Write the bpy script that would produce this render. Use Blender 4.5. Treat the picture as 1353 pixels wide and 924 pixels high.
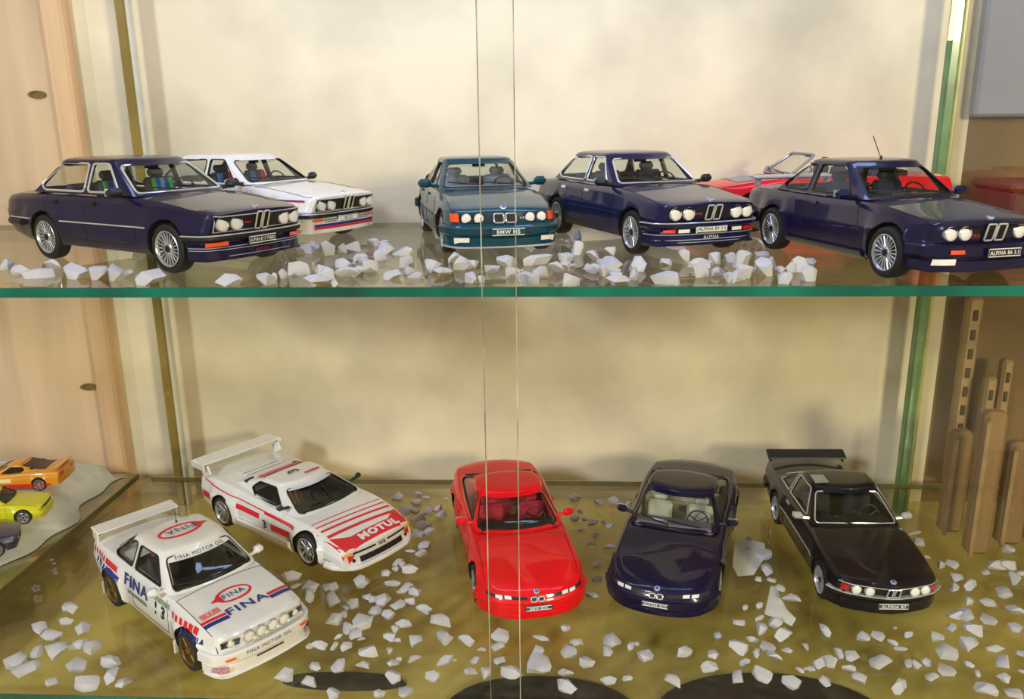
import bpy, math, random
import numpy as np
from mathutils import Vector, Matrix
from mathutils.bvhtree import BVHTree

# ------------------------------------------------------------------ scene basics
sc = bpy.context.scene
for o in list(bpy.data.objects):
    bpy.data.objects.remove(o)
COL = sc.collection
PI = math.pi

# heights (metres): lower glass shelf top 0.16, upper glass shelf top 0.463, camera 0.565
ZL, ZU, ZC = 0.160, 0.463, 0.565
FPX, CX, CY = 1100.0, 676.5, 462.0
PITCH, ROLL, YAW = math.atan(1100.0 / 4068.0), math.radians(0.7), math.radians(-3.0)

def cam_axes():
    F = Vector((math.sin(YAW) * math.cos(PITCH), math.cos(YAW) * math.cos(PITCH), -math.sin(PITCH)))
    R0 = Vector((math.cos(YAW), -math.sin(YAW), 0))
    U0 = R0.cross(F)
    R = R0 * math.cos(ROLL) - U0 * math.sin(ROLL)
    return R, R.cross(F), F
CR, CU, CF = cam_axes()
cam_data = bpy.data.cameras.new('camera')
cam_data.sensor_width = 36.0
cam_data.lens = FPX / 1353.0 * 36.0
cam_data.clip_start = 0.01
cam = bpy.data.objects.new('camera', cam_data)
cam.matrix_world = Matrix((
    (CR.x, CU.x, -CF.x, 0), (CR.y, CU.y, -CF.y, 0), (CR.z, CU.z, -CF.z, ZC), (0, 0, 0, 1)))
COL.objects.link(cam)
sc.camera = cam

def on_plane(px, py, z):
    """Point of the horizontal plane at height z that the photograph shows at a pixel (for measuring positions)."""
    d = CF * FPX + CR * (px - CX) - CU * (py - CY)
    t = (z - ZC) / d.z
    return Vector((d.x * t, d.y * t, z))

def on_depth(px, py, Y):
    d = CF * FPX + CR * (px - CX) - CU * (py - CY)
    t = Y / d.y
    return Vector((d.x * t, Y, ZC + d.z * t))

# ------------------------------------------------------------------ world and lights
w = bpy.data.worlds.new('room_light')
w.use_nodes = True
bg = w.node_tree.nodes['Background']
bg.inputs[0].default_value = (1.0, 0.86, 0.64, 1)
bg.inputs[1].default_value = 0.36
sc.world = w

def area(name, loc, target, size, power, color, size_y=None):
    l = bpy.data.lights.new(name, 'AREA')
    l.energy = power; l.color = color; l.shape = 'RECTANGLE' if size_y else 'SQUARE'
    l.size = size
    if size_y: l.size_y = size_y
    o = bpy.data.objects.new(name, l)
    o.location = loc
    o.rotation_euler = (Vector(target) - Vector(loc)).to_track_quat('-Z', 'Y').to_euler()
    COL.objects.link(o)
    return o
# lamps of the room in front of the cabinet, and an added upper fill light
area('room_lamp', (-1.5, -1.7, 1.62), (0.0, 0.9, 0.45), 0.35, 46, (0.90, 0.95, 1.0))
area('room_lamp', (1.55, -1.5, 1.02), (0.0, 0.9, 0.30), 0.35, 40, (1.0, 0.87, 0.56))  # set low to light the lower compartment directly
area('upper_wall_fill', (0.0, 0.66, 0.93), (0.0, 0.80, 0.5), 0.85, 2.0, (0.36, 0.52, 1.0), 0.05)  # unseen blue fill, added to brighten and whiten the upper wall

vs = sc.view_settings
vs.view_transform = 'Standard'; vs.look = 'None'; vs.exposure = 0.0; vs.gamma = 1.0
vs.use_curve_mapping = False
sc.cycles.transparent_max_bounces = 32
sc.cycles.max_bounces = 10
sc.cycles.caustics_reflective = False
sc.cycles.caustics_refractive = False

# ------------------------------------------------------------------ materials
def lin(r, g, b):
    f = lambda c: (c / 255.0 / 12.92) if c / 255.0 <= 0.04045 else ((c / 255.0 + 0.055) / 1.055) ** 2.4
    return (f(r), f(g), f(b), 1.0)
MATS = {}
def pmat(name, rgb, rough=0.5, metal=0.0, coat=0.0, var=0.0, scale=40.0, bump=0.0, stretch=None, spec=0.5, rgb2=None, cior=1.5):
    """Procedural principled material; var mixes in a noise-driven second tone, bump a fine relief."""
    if name in MATS: return MATS[name]
    m = bpy.data.materials.new(name); m.use_nodes = True
    nt = m.node_tree; b = nt.nodes['Principled BSDF']
    b.inputs['Base Color'].default_value = lin(*rgb)
    b.inputs['Roughness'].default_value = rough
    b.inputs['Metallic'].default_value = metal
    b.inputs['Coat Weight'].default_value = coat
    b.inputs['Coat Roughness'].default_value = 0.03
    b.inputs['Coat IOR'].default_value = cior
    b.inputs['Specular IOR Level'].default_value = spec
    if var or bump or rgb2:
        tc = nt.nodes.new('ShaderNodeTexCoord'); mp = nt.nodes.new('ShaderNodeMapping')
        nt.links.new(tc.outputs['Object'], mp.inputs[0])
        if stretch: mp.inputs['Scale'].default_value = stretch
        n = nt.nodes.new('ShaderNodeTexNoise'); n.inputs['Scale'].default_value = scale; n.inputs['Detail'].default_value = 6
        nt.links.new(mp.outputs[0], n.inputs['Vector'])
        if var or rgb2:
            r = nt.nodes.new('ShaderNodeValToRGB')
            c1 = [max(0, c * (1 - var)) for c in rgb]; c2 = rgb2 or [min(255, c * (1 + var * 0.6)) for c in rgb]
            r.color_ramp.elements[0].position = 0.35; r.color_ramp.elements[1].position = 0.65
            r.color_ramp.elements[0].color = lin(*c1); r.color_ramp.elements[1].color = lin(*c2)
            nt.links.new(n.outputs['Fac'], r.inputs[0]); nt.links.new(r.outputs[0], b.inputs['Base Color'])
        if bump:
            bp = nt.nodes.new('ShaderNodeBump'); bp.inputs['Strength'].default_value = bump; bp.inputs['Distance'].default_value = 0.002
            nt.links.new(n.outputs['Fac'], bp.inputs['Height']); nt.links.new(bp.outputs[0], b.inputs['Normal'])
    MATS[name] = m
    return m

def glass(name, tint, base=0.04, gain=0.9, rough=0.0, haze=0.0, haze_rgb=(200, 200, 200)):
    """Thin clear sheet: what lies behind shows through, reflection grows towards grazing angles."""
    if name in MATS: return MATS[name]
    m = bpy.data.materials.new(name); m.use_nodes = True
    nt = m.node_tree; nt.nodes.clear()
    out = nt.nodes.new('ShaderNodeOutputMaterial')
    tr = nt.nodes.new('ShaderNodeBsdfTransparent'); tr.inputs[0].default_value = (*tint, 1)
    gl = nt.nodes.new('ShaderNodeBsdfGlossy'); gl.inputs['Roughness'].default_value = rough
    lw = nt.nodes.new('ShaderNodeLayerWeight'); lw.inputs[0].default_value = 0.5
    pw = nt.nodes.new('ShaderNodeMath'); pw.operation = 'POWER'; pw.inputs[1].default_value = 5.0
    ma = nt.nodes.new('ShaderNodeMath'); ma.operation = 'MULTIPLY_ADD'; ma.inputs[1].default_value = gain; ma.inputs[2].default_value = base
    mx = nt.nodes.new('ShaderNodeMixShader')
    nt.links.new(lw.outputs['Facing'], pw.inputs[0]); nt.links.new(pw.outputs[0], ma.inputs[0]); nt.links.new(ma.outputs[0], mx.inputs[0])
    nt.links.new(tr.outputs[0], mx.inputs[1]); nt.links.new(gl.outputs[0], mx.inputs[2])
    last = mx
    if haze:
        df = nt.nodes.new('ShaderNodeBsdfDiffuse'); df.inputs[0].default_value = lin(*haze_rgb)
        m2 = nt.nodes.new('ShaderNodeMixShader'); m2.inputs[0].default_value = haze
        nt.links.new(mx.outputs[0], m2.inputs[1]); nt.links.new(df.outputs[0], m2.inputs[2]); last = m2
    nt.links.new(last.outputs[0], out.inputs[0])
    MATS[name] = m
    return m

BLACK = pmat('black_plastic', (18, 18, 22), 0.45, var=0.15)
RUBBER = pmat('tyre_rubber', (16, 16, 20), 0.6, var=0.15)
CHROME = pmat('chrome', (228, 230, 236), 0.22, 0.55, var=0.03)
SILVER = pmat('silver_alloy', (205, 208, 216), 0.3, 0.75, var=0.05)
WHITEP = pmat('white_print', (238, 238, 240), 0.4, var=0.02)
LENS = pmat('headlamp_lens', (248, 248, 250), 0.08, 0.0, 1.0, var=0.02)
ORANGE = pmat('indicator_orange', (255, 84, 20), 0.15, 0.0, 1.0, var=0.05)
REDL = pmat('red_lens', (215, 25, 30), 0.15, 0.0, 1.0, var=0.05)
CARGLASS = glass('car_glass', (0.86, 0.90, 0.88), 0.05, 0.8)
DARKGLASS = glass('smoked_car_glass', (0.42, 0.44, 0.46), 0.06, 0.8)

# ------------------------------------------------------------------ mesh helper
class MB:
    def __init__(self): self.v = []; self.f = []; self.m = []
    def add(self, vs, fs, mi=0):
        o = len(self.v); self.v += [tuple(p) for p in vs]
        self.f += [tuple(i + o for i in f) for f in fs]; self.m += [mi] * len(fs)
        return self
    def cbox(self, c, s, ch=0.0, mat=None, mi=0):
        """Chamfered box, centre c, full size s."""
        h = [x / 2 for x in s]; ch = min(ch, min(h) * 0.98)
        T = (lambda p: mat @ Vector(p)) if mat is not None else (lambda p: Vector(p))
        C = Vector(c); vs = []; idx = {}
        if ch <= 0:
            for sx in (-1, 1):
                for sy in (-1, 1):
                    for sz in (-1, 1):
                        vs.append(C + T((sx * h[0], sy * h[1], sz * h[2])))
            return self.add(vs, [(0, 1, 3, 2), (4, 6, 7, 5), (0, 4, 5, 1), (2, 3, 7, 6), (0, 2, 6, 4), (1, 5, 7, 3)], mi)
        for sx in (-1, 1):
            for sy in (-1, 1):
                for sz in (-1, 1):
                    for a in range(3):
                        p = [sx * (h[0] - ch), sy * (h[1] - ch), sz * (h[2] - ch)]
                        p[a] = (sx, sy, sz)[a] * h[a]
                        idx[(sx, sy, sz, a)] = len(vs); vs.append(C + T(p))
        fs = []
        for a in range(3):
            b, c2 = (a + 1) % 3, (a + 2) % 3
            for sg in (-1, 1):
                q = []
                for sb, s2 in ((-1, -1), (1, -1), (1, 1), (-1, 1)):
                    k = [0, 0, 0]; k[a] = sg; k[b] = sb; k[c2] = s2; q.append(idx[(*k, a)])
                fs.append(tuple(q if sg > 0 else q[::-1]))
            for sb in (-1, 1):
                for s2 in (-1, 1):
                    k0 = [0, 0, 0]; k0[b] = sb; k0[c2] = s2
                    k1 = list(k0); k0[a] = -1; k1[a] = 1
                    q = [idx[(*k0, b)], idx[(*k1, b)], idx[(*k1, c2)], idx[(*k0, c2)]]
                    fs.append(tuple(q if sb * s2 < 0 else q[::-1]))
        for sx in (-1, 1):
            for sy in (-1, 1):
                for sz in (-1, 1):
                    q = [idx[(sx, sy, sz, a)] for a in range(3)]
                    fs.append(tuple(q if sx * sy * sz > 0 else q[::-1]))
        return self.add(vs, fs, mi)
    def lathe(self, prof, c=(0, 0, 0), axis='y', n=28, mi=0):
        """prof: (radius, along) list; closed at an end where radius is 0."""
        rings = []; vs = []
        for r, a in prof:
            if r < 1e-6:
                rings.append([len(vs)]); vs.append((0, a, 0))
            else:
                rings.append(list(range(len(vs), len(vs) + n)))
                vs += [(r * math.cos(2 * PI * k / n), a, r * math.sin(2 * PI * k / n)) for k in range(n)]
        fs = []
        for A, B in zip(rings, rings[1:]):
            for k in range(n):
                k2 = (k + 1) % n
                if len(A) == 1 and len(B) == 1: continue
                if len(A) == 1: fs.append((A[0], B[k2], B[k]))
                elif len(B) == 1: fs.append((A[k], A[k2], B[0]))
                else: fs.append((A[k], A[k2], B[k2], B[k]))
        M = {'y': lambda p: p, 'x': lambda p: (p[1], p[0], p[2]), 'z': lambda p: (p[0], p[2], p[1])}[axis]
        C = Vector(c)
        return self.add([C + Vector(M(p)) for p in vs], fs, mi)
    def tube(self, pts, r, n=6, closed=False, mi=0, flat=1.0):
        P = [Vector(p) for p in pts]; N = len(P); vs = []
        up = Vector((0.13, 0.21, 0.97))
        for i in range(N):
            a = P[(i - 1) % N] if (closed or i > 0) else P[i]
            b = P[(i + 1) % N] if (closed or i < N - 1) else P[i]
            t = (b - a)
            t = t.normalized() if t.length > 1e-9 else Vector((1, 0, 0))
            s = t.cross(up)
            if s.length < 1e-3: s = t.cross(Vector((1, 0, 0)))
            s.normalize(); u = s.cross(t)
            for k in range(n):
                an = 2 * PI * k / n
                vs.append(P[i] + s * (r * math.cos(an)) + u * (r * flat * math.sin(an)))
        fs = []
        for i in range(N if closed else N - 1):
            j = (i + 1) % N
            for k in range(n):
                fs.append((i * n + k, i * n + (k + 1) % n, j * n + (k + 1) % n, j * n + k))
        if not closed:
            fs.append(tuple(range(n))[::-1]); fs.append(tuple((N - 1) * n + k for k in range(n)))
        return self.add(vs, fs, mi)
    def grid(self, G, mi=0):
        n, m = len(G), len(G[0])
        return self.add([p for row in G for p in row],
                        [(i * m + j, i * m + j + 1, (i + 1) * m + j + 1, (i + 1) * m + j) for i in range(n - 1) for j in range(m - 1)], mi)
    def mesh(self, name, mats, s=1.0, ang=35):
        me = bpy.data.meshes.new(name)
        me.from_pydata([(p[0] * s, p[1] * s, p[2] * s) for p in self.v], [], self.f)
        for m in (mats if isinstance(mats, (list, tuple)) else [mats]): me.materials.append(m)
        me.polygons.foreach_set('material_index', self.m)
        me.update()
        if ang:
            me.shade_smooth(); me.set_sharp_from_angle(angle=math.radians(ang))
        return me
    def build(self, name, mats, parent=None, s=1.0, ang=35):
        return link(name, self.mesh(name, mats, s, ang), parent)

def link(name, me, parent=None, loc=None, rot=None):
    o = bpy.data.objects.new(name, me)
    COL.objects.link(o)
    if parent is not None: o.parent = parent
    if loc is not None: o.location = loc
    if rot is not None: o.rotation_euler = rot
    return o
def tag(o, label, cat, group=None):
    o['label'] = label; o['category'] = cat
    if group: o['group'] = group
    return o
def struct(o):
    o['kind'] = 'structure'; return o
def empty(name, loc, rz=0.0):
    o = bpy.data.objects.new(name, None); o.empty_display_size = 0.02
    o.location = loc; o.rotation_euler = (0, 0, rz); COL.objects.link(o); return o
def copy_tree(o, parent=None):
    c = o.copy(); COL.objects.link(c)
    if parent is not None: c.parent = parent
    for ch in list(o.children): copy_tree(ch, c)
    return c

def boolean(base, cutters, name):
    """base minus each cutter mesh, in turn; returns a new mesh."""
    ob = bpy.data.objects.new('tmp', base); COL.objects.link(ob)
    tmp = []
    for c in cutters:
        co = bpy.data.objects.new('tmpc', c); COL.objects.link(co); tmp.append(co)
        md = ob.modifiers.new('b', 'BOOLEAN'); md.operation = 'DIFFERENCE'; md.solver = 'EXACT'; md.object = co
    dg = bpy.context.evaluated_depsgraph_get(); dg.update()
    me = bpy.data.meshes.new_from_object(ob.evaluated_get(dg)); me.name = name
    for o in tmp + [ob]:
        d = o.data; bpy.data.objects.remove(o); bpy.data.meshes.remove(d)
    return me

def pchip(tab, x):
    X = np.array([p[0] for p in tab], float); Y = np.array([p[1] for p in tab], float)
    if len(X) == 1: return float(Y[0])
    h = np.diff(X); d = np.diff(Y) / h; m = np.zeros(len(X)); m[0], m[-1] = d[0], d[-1]
    for i in range(1, len(X) - 1):
        m[i] = 0 if d[i - 1] * d[i] <= 0 else 2 * d[i - 1] * d[i] / (d[i - 1] + d[i])
    x = min(max(x, X[0]), X[-1]); i = min(max(int(np.searchsorted(X, x)) - 1, 0), len(h) - 1)
    t = (x - X[i]) / h[i]
    return float((1 + 2 * t) * (1 - t) ** 2 * Y[i] + t * (1 - t) ** 2 * h[i] * m[i] + t * t * (3 - 2 * t) * Y[i + 1] + t * t * (t - 1) * h[i] * m[i + 1])

def round_poly(P, r, n=3):
    out = []; N = len(P)
    for i in range(N):
        p, a, b = Vector(P[i]), Vector(P[i - 1]), Vector(P[(i + 1) % N])
        la, lb = (a - p).length, (b - p).length
        k = min(r, la * 0.45, lb * 0.45)
        s, e = p + (a - p).normalized() * k, p + (b - p).normalized() * k
        for j in range(n + 1):
            t = j / n
            out.append(tuple((1 - t) ** 2 * s + 2 * t * (1 - t) * p + t * t * e))
    return out

_txt = {}
def text_mesh(s, bold=0.0):
    """(verts, faces, width) of a line of lettering with unit cap height, origin at its lower left."""
    k = (s, bold)
    if k in _txt: return _txt[k]
    cu = bpy.data.curves.new('t', 'FONT'); cu.body = s; cu.size = 1.0; cu.resolution_u = 2; cu.offset = bold; cu.space_character = 1.14
    ob = bpy.data.objects.new('t', cu); COL.objects.link(ob)
    dg = bpy.context.evaluated_depsgraph_get(); dg.update()
    me = bpy.data.meshes.new_from_object(ob.evaluated_get(dg))
    v = np.array([tuple(p.co) for p in me.vertices]); f = [tuple(p.vertices) for p in me.polygons]
    bpy.data.objects.remove(ob); bpy.data.curves.remove(cu); bpy.data.meshes.remove(me)
    mn, mxx = v.min(0), v.max(0); h = mxx[1] - mn[1]
    v = (v - [mn[0], mn[1], 0]) / h
    _txt[k] = (v, f, (mxx[0] - mn[0]) / h)
    return _txt[k]

# ------------------------------------------------------------------ model car builder
def wheel_parts(kind, R, tw, scale):
    """Meshes (tyre, rim, cap) of a wheel whose outer face looks along +y; shared by every wheel of that kind."""
    key = ('wheel', kind, round(R, 3), round(tw, 3), round(scale, 4))
    if key in MATS: return MATS[key]
    h = tw / 2; rr = R * (0.70 if kind != 'race' else 0.73)
    t = MB().lathe([(rr * 0.9, -h * .8), (R * .86, -h), (R * .965, -h * .85), (R, -h * .55), (R, h * .55), (R * .965, h * .85), (R * .86, h), (rr * 1.02, h * .93), (rr * .97, h * .75), (rr * .9, -h * .8)], n=40)
    r = MB()
    lip = 0.06 if kind == 'alp' else 0.1
    r.lathe([(rr * .96, h * .72), (rr * 1.03, h * .97), (rr * .99, h * 1.02), (rr * (1 - lip), h * .86), (rr * (1 - lip) * .97, h * .35), (rr * .9, -h * .7)], n=40)
    r.lathe([(rr * .88, h * .18), (0, h * .2)], n=28, mi=1)
    ns, sw = {'alp': (20, .020), 'bbs': (16, .020), 'race': (10, .040), 'turb': (18, .024), 'five': (5, .11)}[kind]
    for k in range(ns):
        a = 2 * PI * k / ns
        M = Matrix.Rotation(a, 3, 'Y')
        r.cbox(M @ Vector((rr * .58, h * .62, 0)), (rr * .74, h * .28, sw), 0.006, M)
    r.lathe([(rr * .34, h * .4), (rr * .34, h * .72), (rr * .26, h * .84), (0, h * .84)], n=20)
    c = MB().lathe([(rr * .2, h * .8), (rr * .2, h * .92), (rr * .12, h * .97), (0, h * .97)], n=16)
    rimm = {'bbs': pmat('gold_alloy', (120, 96, 48), 0.35, 0.7, var=0.1), 'race': SILVER}.get(kind, SILVER)
    capm = {'bbs': pmat('gold_cap', (190, 150, 60), 0.3, 0.8, var=0.1), 'race': SILVER}.get(kind, BLACK)
    out = (t.mesh('tyre', RUBBER, scale), r.mesh('rim', [rimm, BLACK], scale), c.mesh('hub_cap', capm, scale))
    MATS[key] = out
    return out

class Car:
    def __init__(s, name, P, paint, scale=1.0, glassm=None, roofm=None):
        s.P = P; s.S = scale / 18.0; s.paint = paint; s.L = P['L']; s.glassm = glassm or CARGLASS
        s.root = empty(name, (0, 0, 0)); s.n = name
        s.body(); s.cabin(roofm or paint); s.wheels()
    def X(s, xn): return s.L / 2 - xn
    def part(s, name, mb, mats, parent=None, ang=35):
        return mb.build(name, mats, parent or s.root, s.S, ang)
    # ---- lower body
    def body(s):
        P, L = s.P, s.L
        wm = max(p[1] for p in P['wid'])
        xs = sorted(set([round(v, 4) for v in list(np.linspace(0, .12, 5)) + list(np.linspace(.12, .5, 6)) + list(np.linspace(.5, L - .5, 40)) + list(np.linspace(L - .5, L - .1, 6)) + list(np.linspace(L - .1, L, 4))]))
        fl = P.get('flare', 0.0); af, ar, R = P['af'], P['ar'], P['R']
        def bump(x):
            b = 0
            for a in (af, ar):
                d = abs(x - a); q = R + P.get('flw', .2)
                b = max(b, min(1, max(0, (q - d) / .1)))
            return b * b * (3 - 2 * b)
        nose, tail, bf, br = P['nose'], P['tail'], P['bowf'], P.get('bowr', .08)
        bp = P.get('bowp', 2.2)
        def place(x, y, z):
            sf = max(0, 1 - x / .7); sr = max(0, 1 - (L - x) / .6)
            x2 = x + sf * (pchip(nose, z) + bf * (abs(y) / wm) ** bp) - sr * (pchip(tail, z) + br * (abs(y) / wm) ** 2.2)
            return (s.X(x2), y, z)
        halves = []
        for x in xs:
            wd = pchip(P['wid'], x); zs = pchip(P['sh'], x); zc = pchip(P['top'], x); zb = pchip(P['bot'], x)
            H = zs - zb; f = fl * bump(x); tk = P.get('tuck', .05)
            c = P.get('crease', .66)
            halves.append([(0, zb), (wd * .8, zb), (wd - tk + f * .8, zb + .02), (wd - tk * .5 + f, zb + .12 * H), (wd - .006 + f, zb + .34 * H), (wd + f, zb + (c - .04) * H), (wd - .004 + f, zb + c * H),
                           (wd - .018 + f * .8, zb + (c + .04) * H), (wd - .035 + f * .3, zb + .86 * H), (wd - .06, zb + .955 * H), (wd - .1, zs + (zc - zs) * .1), (wd * .72, zs + (zc - zs) * .45), (wd * .4, zs + (zc - zs) * .85), (0, zc)])
        m = len(halves[0]); n = 2 * m - 2
        V, F = [], []
        for x, h in zip(xs, halves):
            V += [place(x, y, z) for y, z in h]
            V += [place(x, -y, z) for y, z in h[-2:0:-1]]
        for i in range(len(xs) - 1):
            for k in range(n):
                k2 = (k + 1) % n
                F.append((i * n + k, i * n + k2, (i + 1) * n + k2, (i + 1) * n + k))
        K = 12
        for i, flip in ((0, False), (len(xs) - 1, True)):
            h = halves[i]; rows = []
            for j in range(1, m - 1):
                y, z = h[j]; row = []
                for q in range(K + 1):
                    if q == 0: row.append(i * n + j)
                    elif q == K: row.append(i * n + n - j)
                    elif j == 1 and q == K // 2: row.append(i * n)
                    else:
                        V.append(place(xs[i], y * (1 - 2 * q / K), z)); row.append(len(V) - 1)
                rows.append(row)
            for a, b in zip(rows, rows[1:]):
                for q in range(K):
                    f = (a[q], a[q + 1], b[q + 1], b[q]); F.append(f[::-1] if flip else f)
            for q in range(K):
                f = (rows[-1][q], rows[-1][q + 1], i * n + m - 1); F.append(f[::-1] if flip else f)
            # close the flat strip under the first row
            a = rows[0]
            f0 = tuple([i * n] + a[:K // 2][::-1]); f1 = tuple([i * n] + a[K // 2 + 1:])
        b = MB(); b.add(V, F)
        tubm = P.get('tubm', P.get('inter', BLACK)); base = b.mesh('body', [s.paint, BLACK, tubm], 1.0, 32)
        import bmesh
        bm = bmesh.new(); bm.from_mesh(base); bmesh.ops.recalc_face_normals(bm, faces=bm.faces); bm.to_mesh(base); bm.free()
        s.bvh_body = BVHTree.FromPolygons([tuple(v.co) for v in base.vertices], [tuple(p.vertices) for p in base.polygons])
        c = MB(); Ra = R + P.get('gap', .045)
        for a in (af, ar):
            for sg in (-1, 1):
                c.lathe([(0, sg * .52), (Ra, sg * .52), (Ra, sg * 1.3), (0, sg * 1.3)], (s.X(a), 0, P.get('wz', R) + .01), n=36, mi=1)
        g = P['gh']
        x1, x2 = g['x0'] + .28, min(P.get('tub', ar - R - .12), g['x3'] - .15)
        c.cbox((s.X((x1 + x2) / 2), 0, 1.0), (x2 - x1, 2 * (g['wb'] - .1), 1.1 - .02), 0, mi=2)
        cut = c.mesh('cut', [s.paint, BLACK, tubm], 1.0, 0)
        bm = bmesh.new(); bm.from_mesh(cut); bmesh.ops.recalc_face_normals(bm, faces=bm.faces); bm.to_mesh(cut); bm.free()
        me = boolean(base, [cut], 'body')
        me.transform(Matrix.Scale(s.S, 4)); me.shade_smooth(); me.set_sharp_from_angle(angle=math.radians(30))
        s.bodyo = link('body', me, s.root)
        # dark chassis under the body
        ch = MB().cbox((s.X((af + ar) / 2), 0, P['R'] * .9), (ar - af - 2 * R - .2, 1.2, .1), .03)
        s.part('chassis', ch, BLACK)
    # ---- cabin: roof and pillars with real window openings, panes, seals, seats
    def ring(s, xf, xr, wd, z, bf, br, tp, c, yin=0):
        out = []; we = wd * (1 - tp)
        nf, nsd = 10, 14
        for k in range(nf + 1):
            y = (we - c) * (2 * k / nf - 1); out.append((s.X(xf + bf * (abs(y) / wd) ** 2), y, z))
        a, b2 = xf + bf + c, xr - br - c
        for k in range(nsd + 1):
            u = k / nsd; out.append((s.X(a + (b2 - a) * u), we + (wd - we) * (1 - (2 * u - 1) ** 2), z))
        for k in range(nf + 1):
            y = (we - c) * (1 - 2 * k / nf); out.append((s.X(xr - br * (abs(y) / wd) ** 2), y, z))
        for k in range(nsd + 1):
            u = 1 - k / nsd; out.append((s.X(a + (b2 - a) * u), -(we + (wd - we) * (1 - (2 * u - 1) ** 2)), z))
        return out
    def solid(s, ins, zbase):
        g = s.P['gh']; rings = []
        bf, br, tp = g.get('bf', .1), g.get('br', .06), g.get('tp', .03)
        for t in (None, 0, .25, .5, .75, 1):
            if t is None:
                if zbase is None: continue
                xf, xr, wd, z = g['x0'], g['x3'], g['wb'], zbase
            else:
                xf = g['x0'] + (g['x1'] - g['x0']) * t; xr = g['x3'] + (g['x2'] - g['x3']) * t
                wd = g['wb'] + (g['wr'] - g['wb']) * t; z = g['zb'] + (g['zr'] - g['zb']) * t
            rings.append(s.ring(xf + ins * 1.5, xr - ins * 1.5, wd - ins, z - (ins * .4 if t == 1 else 0), bf, br, tp, .05))
        h = g.get('crown', .06); dm = min(.45, (g['x2'] - g['x1'] - .12 - (bf + br) - .14) / 2.2)
        for d, q in ((.055, .35), (.155, .62), (.36, .82), (.71, .96), (1.0, 1.0)):
            d *= dm
            rings.append(s.ring(g['x1'] + ins * 1.5 + d, g['x2'] - ins * 1.5 - d * 1.2, g['wr'] - ins - d * .9, g['zr'] - ins * .6 + h * q, bf * (1 - d), br * (1 - d), tp, .05))
        n = len(rings[0]); b = MB()
        V = [p for r in rings for p in r]; F = []
        for i in range(len(rings) - 1):
            for k in range(n):
                k2 = (k + 1) % n; F.append((i * n + k, i * n + k2, (i + 1) * n + k2, (i + 1) * n + k))
        F.append(tuple(range(n))[::-1]); F.append(tuple((len(rings) - 1) * n + k for k in range(n)))
        b.add(V, F); return b
    def fixn(s, mb, mats):
        import bmesh
        me = mb.mesh('m', mats, 1.0, 0)
        bm = bmesh.new(); bm.from_mesh(me); bmesh.ops.recalc_face_normals(bm, faces=bm.faces); bm.to_mesh(me); bm.free()
        return me
    def cabin(s, paint):
        P = s.P; g = P['gh']; mats = [paint, BLACK]
        outer = s.fixn(s.solid(0, None), mats)
        inner_b = s.solid(.035, g['zb'] - .3)
        inner_b.m = [1] * len(inner_b.m)
        inner = s.fixn(inner_b, mats)
        s.bvh_gh = BVHTree.FromPolygons([tuple(v.co) for v in outer.vertices], [tuple(p.vertices) for p in outer.polygons])
        def prism(poly, ax, a, b):
            m = MB(); n = len(poly)
            f = (lambda u, v, w: (s.X(u), w, v)) if ax == 'y' else (lambda u, v, w: (w, u, v))
            m.add([f(u, v, a) for u, v in poly] + [f(u, v, b) for u, v in poly],
                  [tuple(range(n))[::-1], tuple(range(n, 2 * n))] + [(k, (k + 1) % n, n + (k + 1) % n, n + k) for k in range(n)], 1)
            return m
        sides = [round_poly(p, g.get('rad', .05)) for p in g['win']]
        sc_ = MB()
        for p in sides:
            q = prism(p, 'y', -1.2, 1.2); sc_.add(q.v, q.f, 1)
        zt, zb = g['zr'] - g.get('ft', .045), g['zb'] + g.get('fb', .03)
        wf = lambda z: g['wb'] + (g['wr'] - g['wb']) * (z - g['zb']) / (g['zr'] - g['zb'])
        pf = g.get('pil', .085)
        fpoly = round_poly([(-wf(zb) + pf, zb), (wf(zb) - pf, zb), (wf(zt) - pf, zt), (-wf(zt) + pf, zt)], .06)
        zb2, zt2 = g['zb'] + g.get('rb', .06), g['zr'] - g.get('rt', .06)
        pr = g.get('pilr', .11)
        rpoly = round_poly([(-wf(zb2) + pr, zb2), (wf(zb2) - pr, zb2), (wf(zt2) - pr, zt2), (-wf(zt2) + pr, zt2)], .06)
        xm = s.X((g['x1'] + g['x2']) / 2)
        cutters = [inner, s.fixn(sc_, mats), s.fixn(prism(fpoly, 'x', xm, 4), mats)]
        if g.get('rearwin', True): cutters.append(s.fixn(prism(rpoly, 'x', -4, xm - .02), mats))
        if not P.get('open'):
            me = boolean(outer, cutters, 'roof_and_pillars')
            me.transform(Matrix.Scale(s.S, 4)); me.shade_smooth(); me.set_sharp_from_angle(angle=math.radians(32))
            s.gho = link('roof_and_pillars', me, s.root)
        else: sides = []; g['rearwin'] = False
        tm = P.get('trim', BLACK)
        def pane(name, poly, d, gm, seal=True):
            o, dd = d
            pts = []
            for u, v in poly:
                if abs(dd.y) > .5: org = Vector((s.X(u), -dd.y * 3, v))
                else: org = Vector((-dd.x * 6, u, v))
                h, nn, _, _ = s.bvh_gh.ray_cast(org, dd)
                if h is None: h, nn, _, _ = s.bvh_gh.find_nearest(org + dd * (3 if abs(dd.y) > .5 else 5))
                pts.append((h, nn))
            c = sum((p for p, _ in pts), Vector()) / len(pts)
            # grid fill: rings shrinking to the centre, re-projected
            m = MB(); N = len(pts); V = []; F = []
            lv = (1.0, .66, .33)
            for q in lv:
                for (p, nn) in pts:
                    w0 = c + (p - c) * q
                    h, n2, _, _ = s.bvh_gh.ray_cast(w0 - dd * .6, dd)
                    if h is None or (h - w0).length > .12: h, n2 = w0, nn
                    V.append(h - n2 * .014)
            h, n2, _, _ = s.bvh_gh.ray_cast(c - dd * .6, dd)
            V.append((h - n2 * .014) if h is not None else c)
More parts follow.
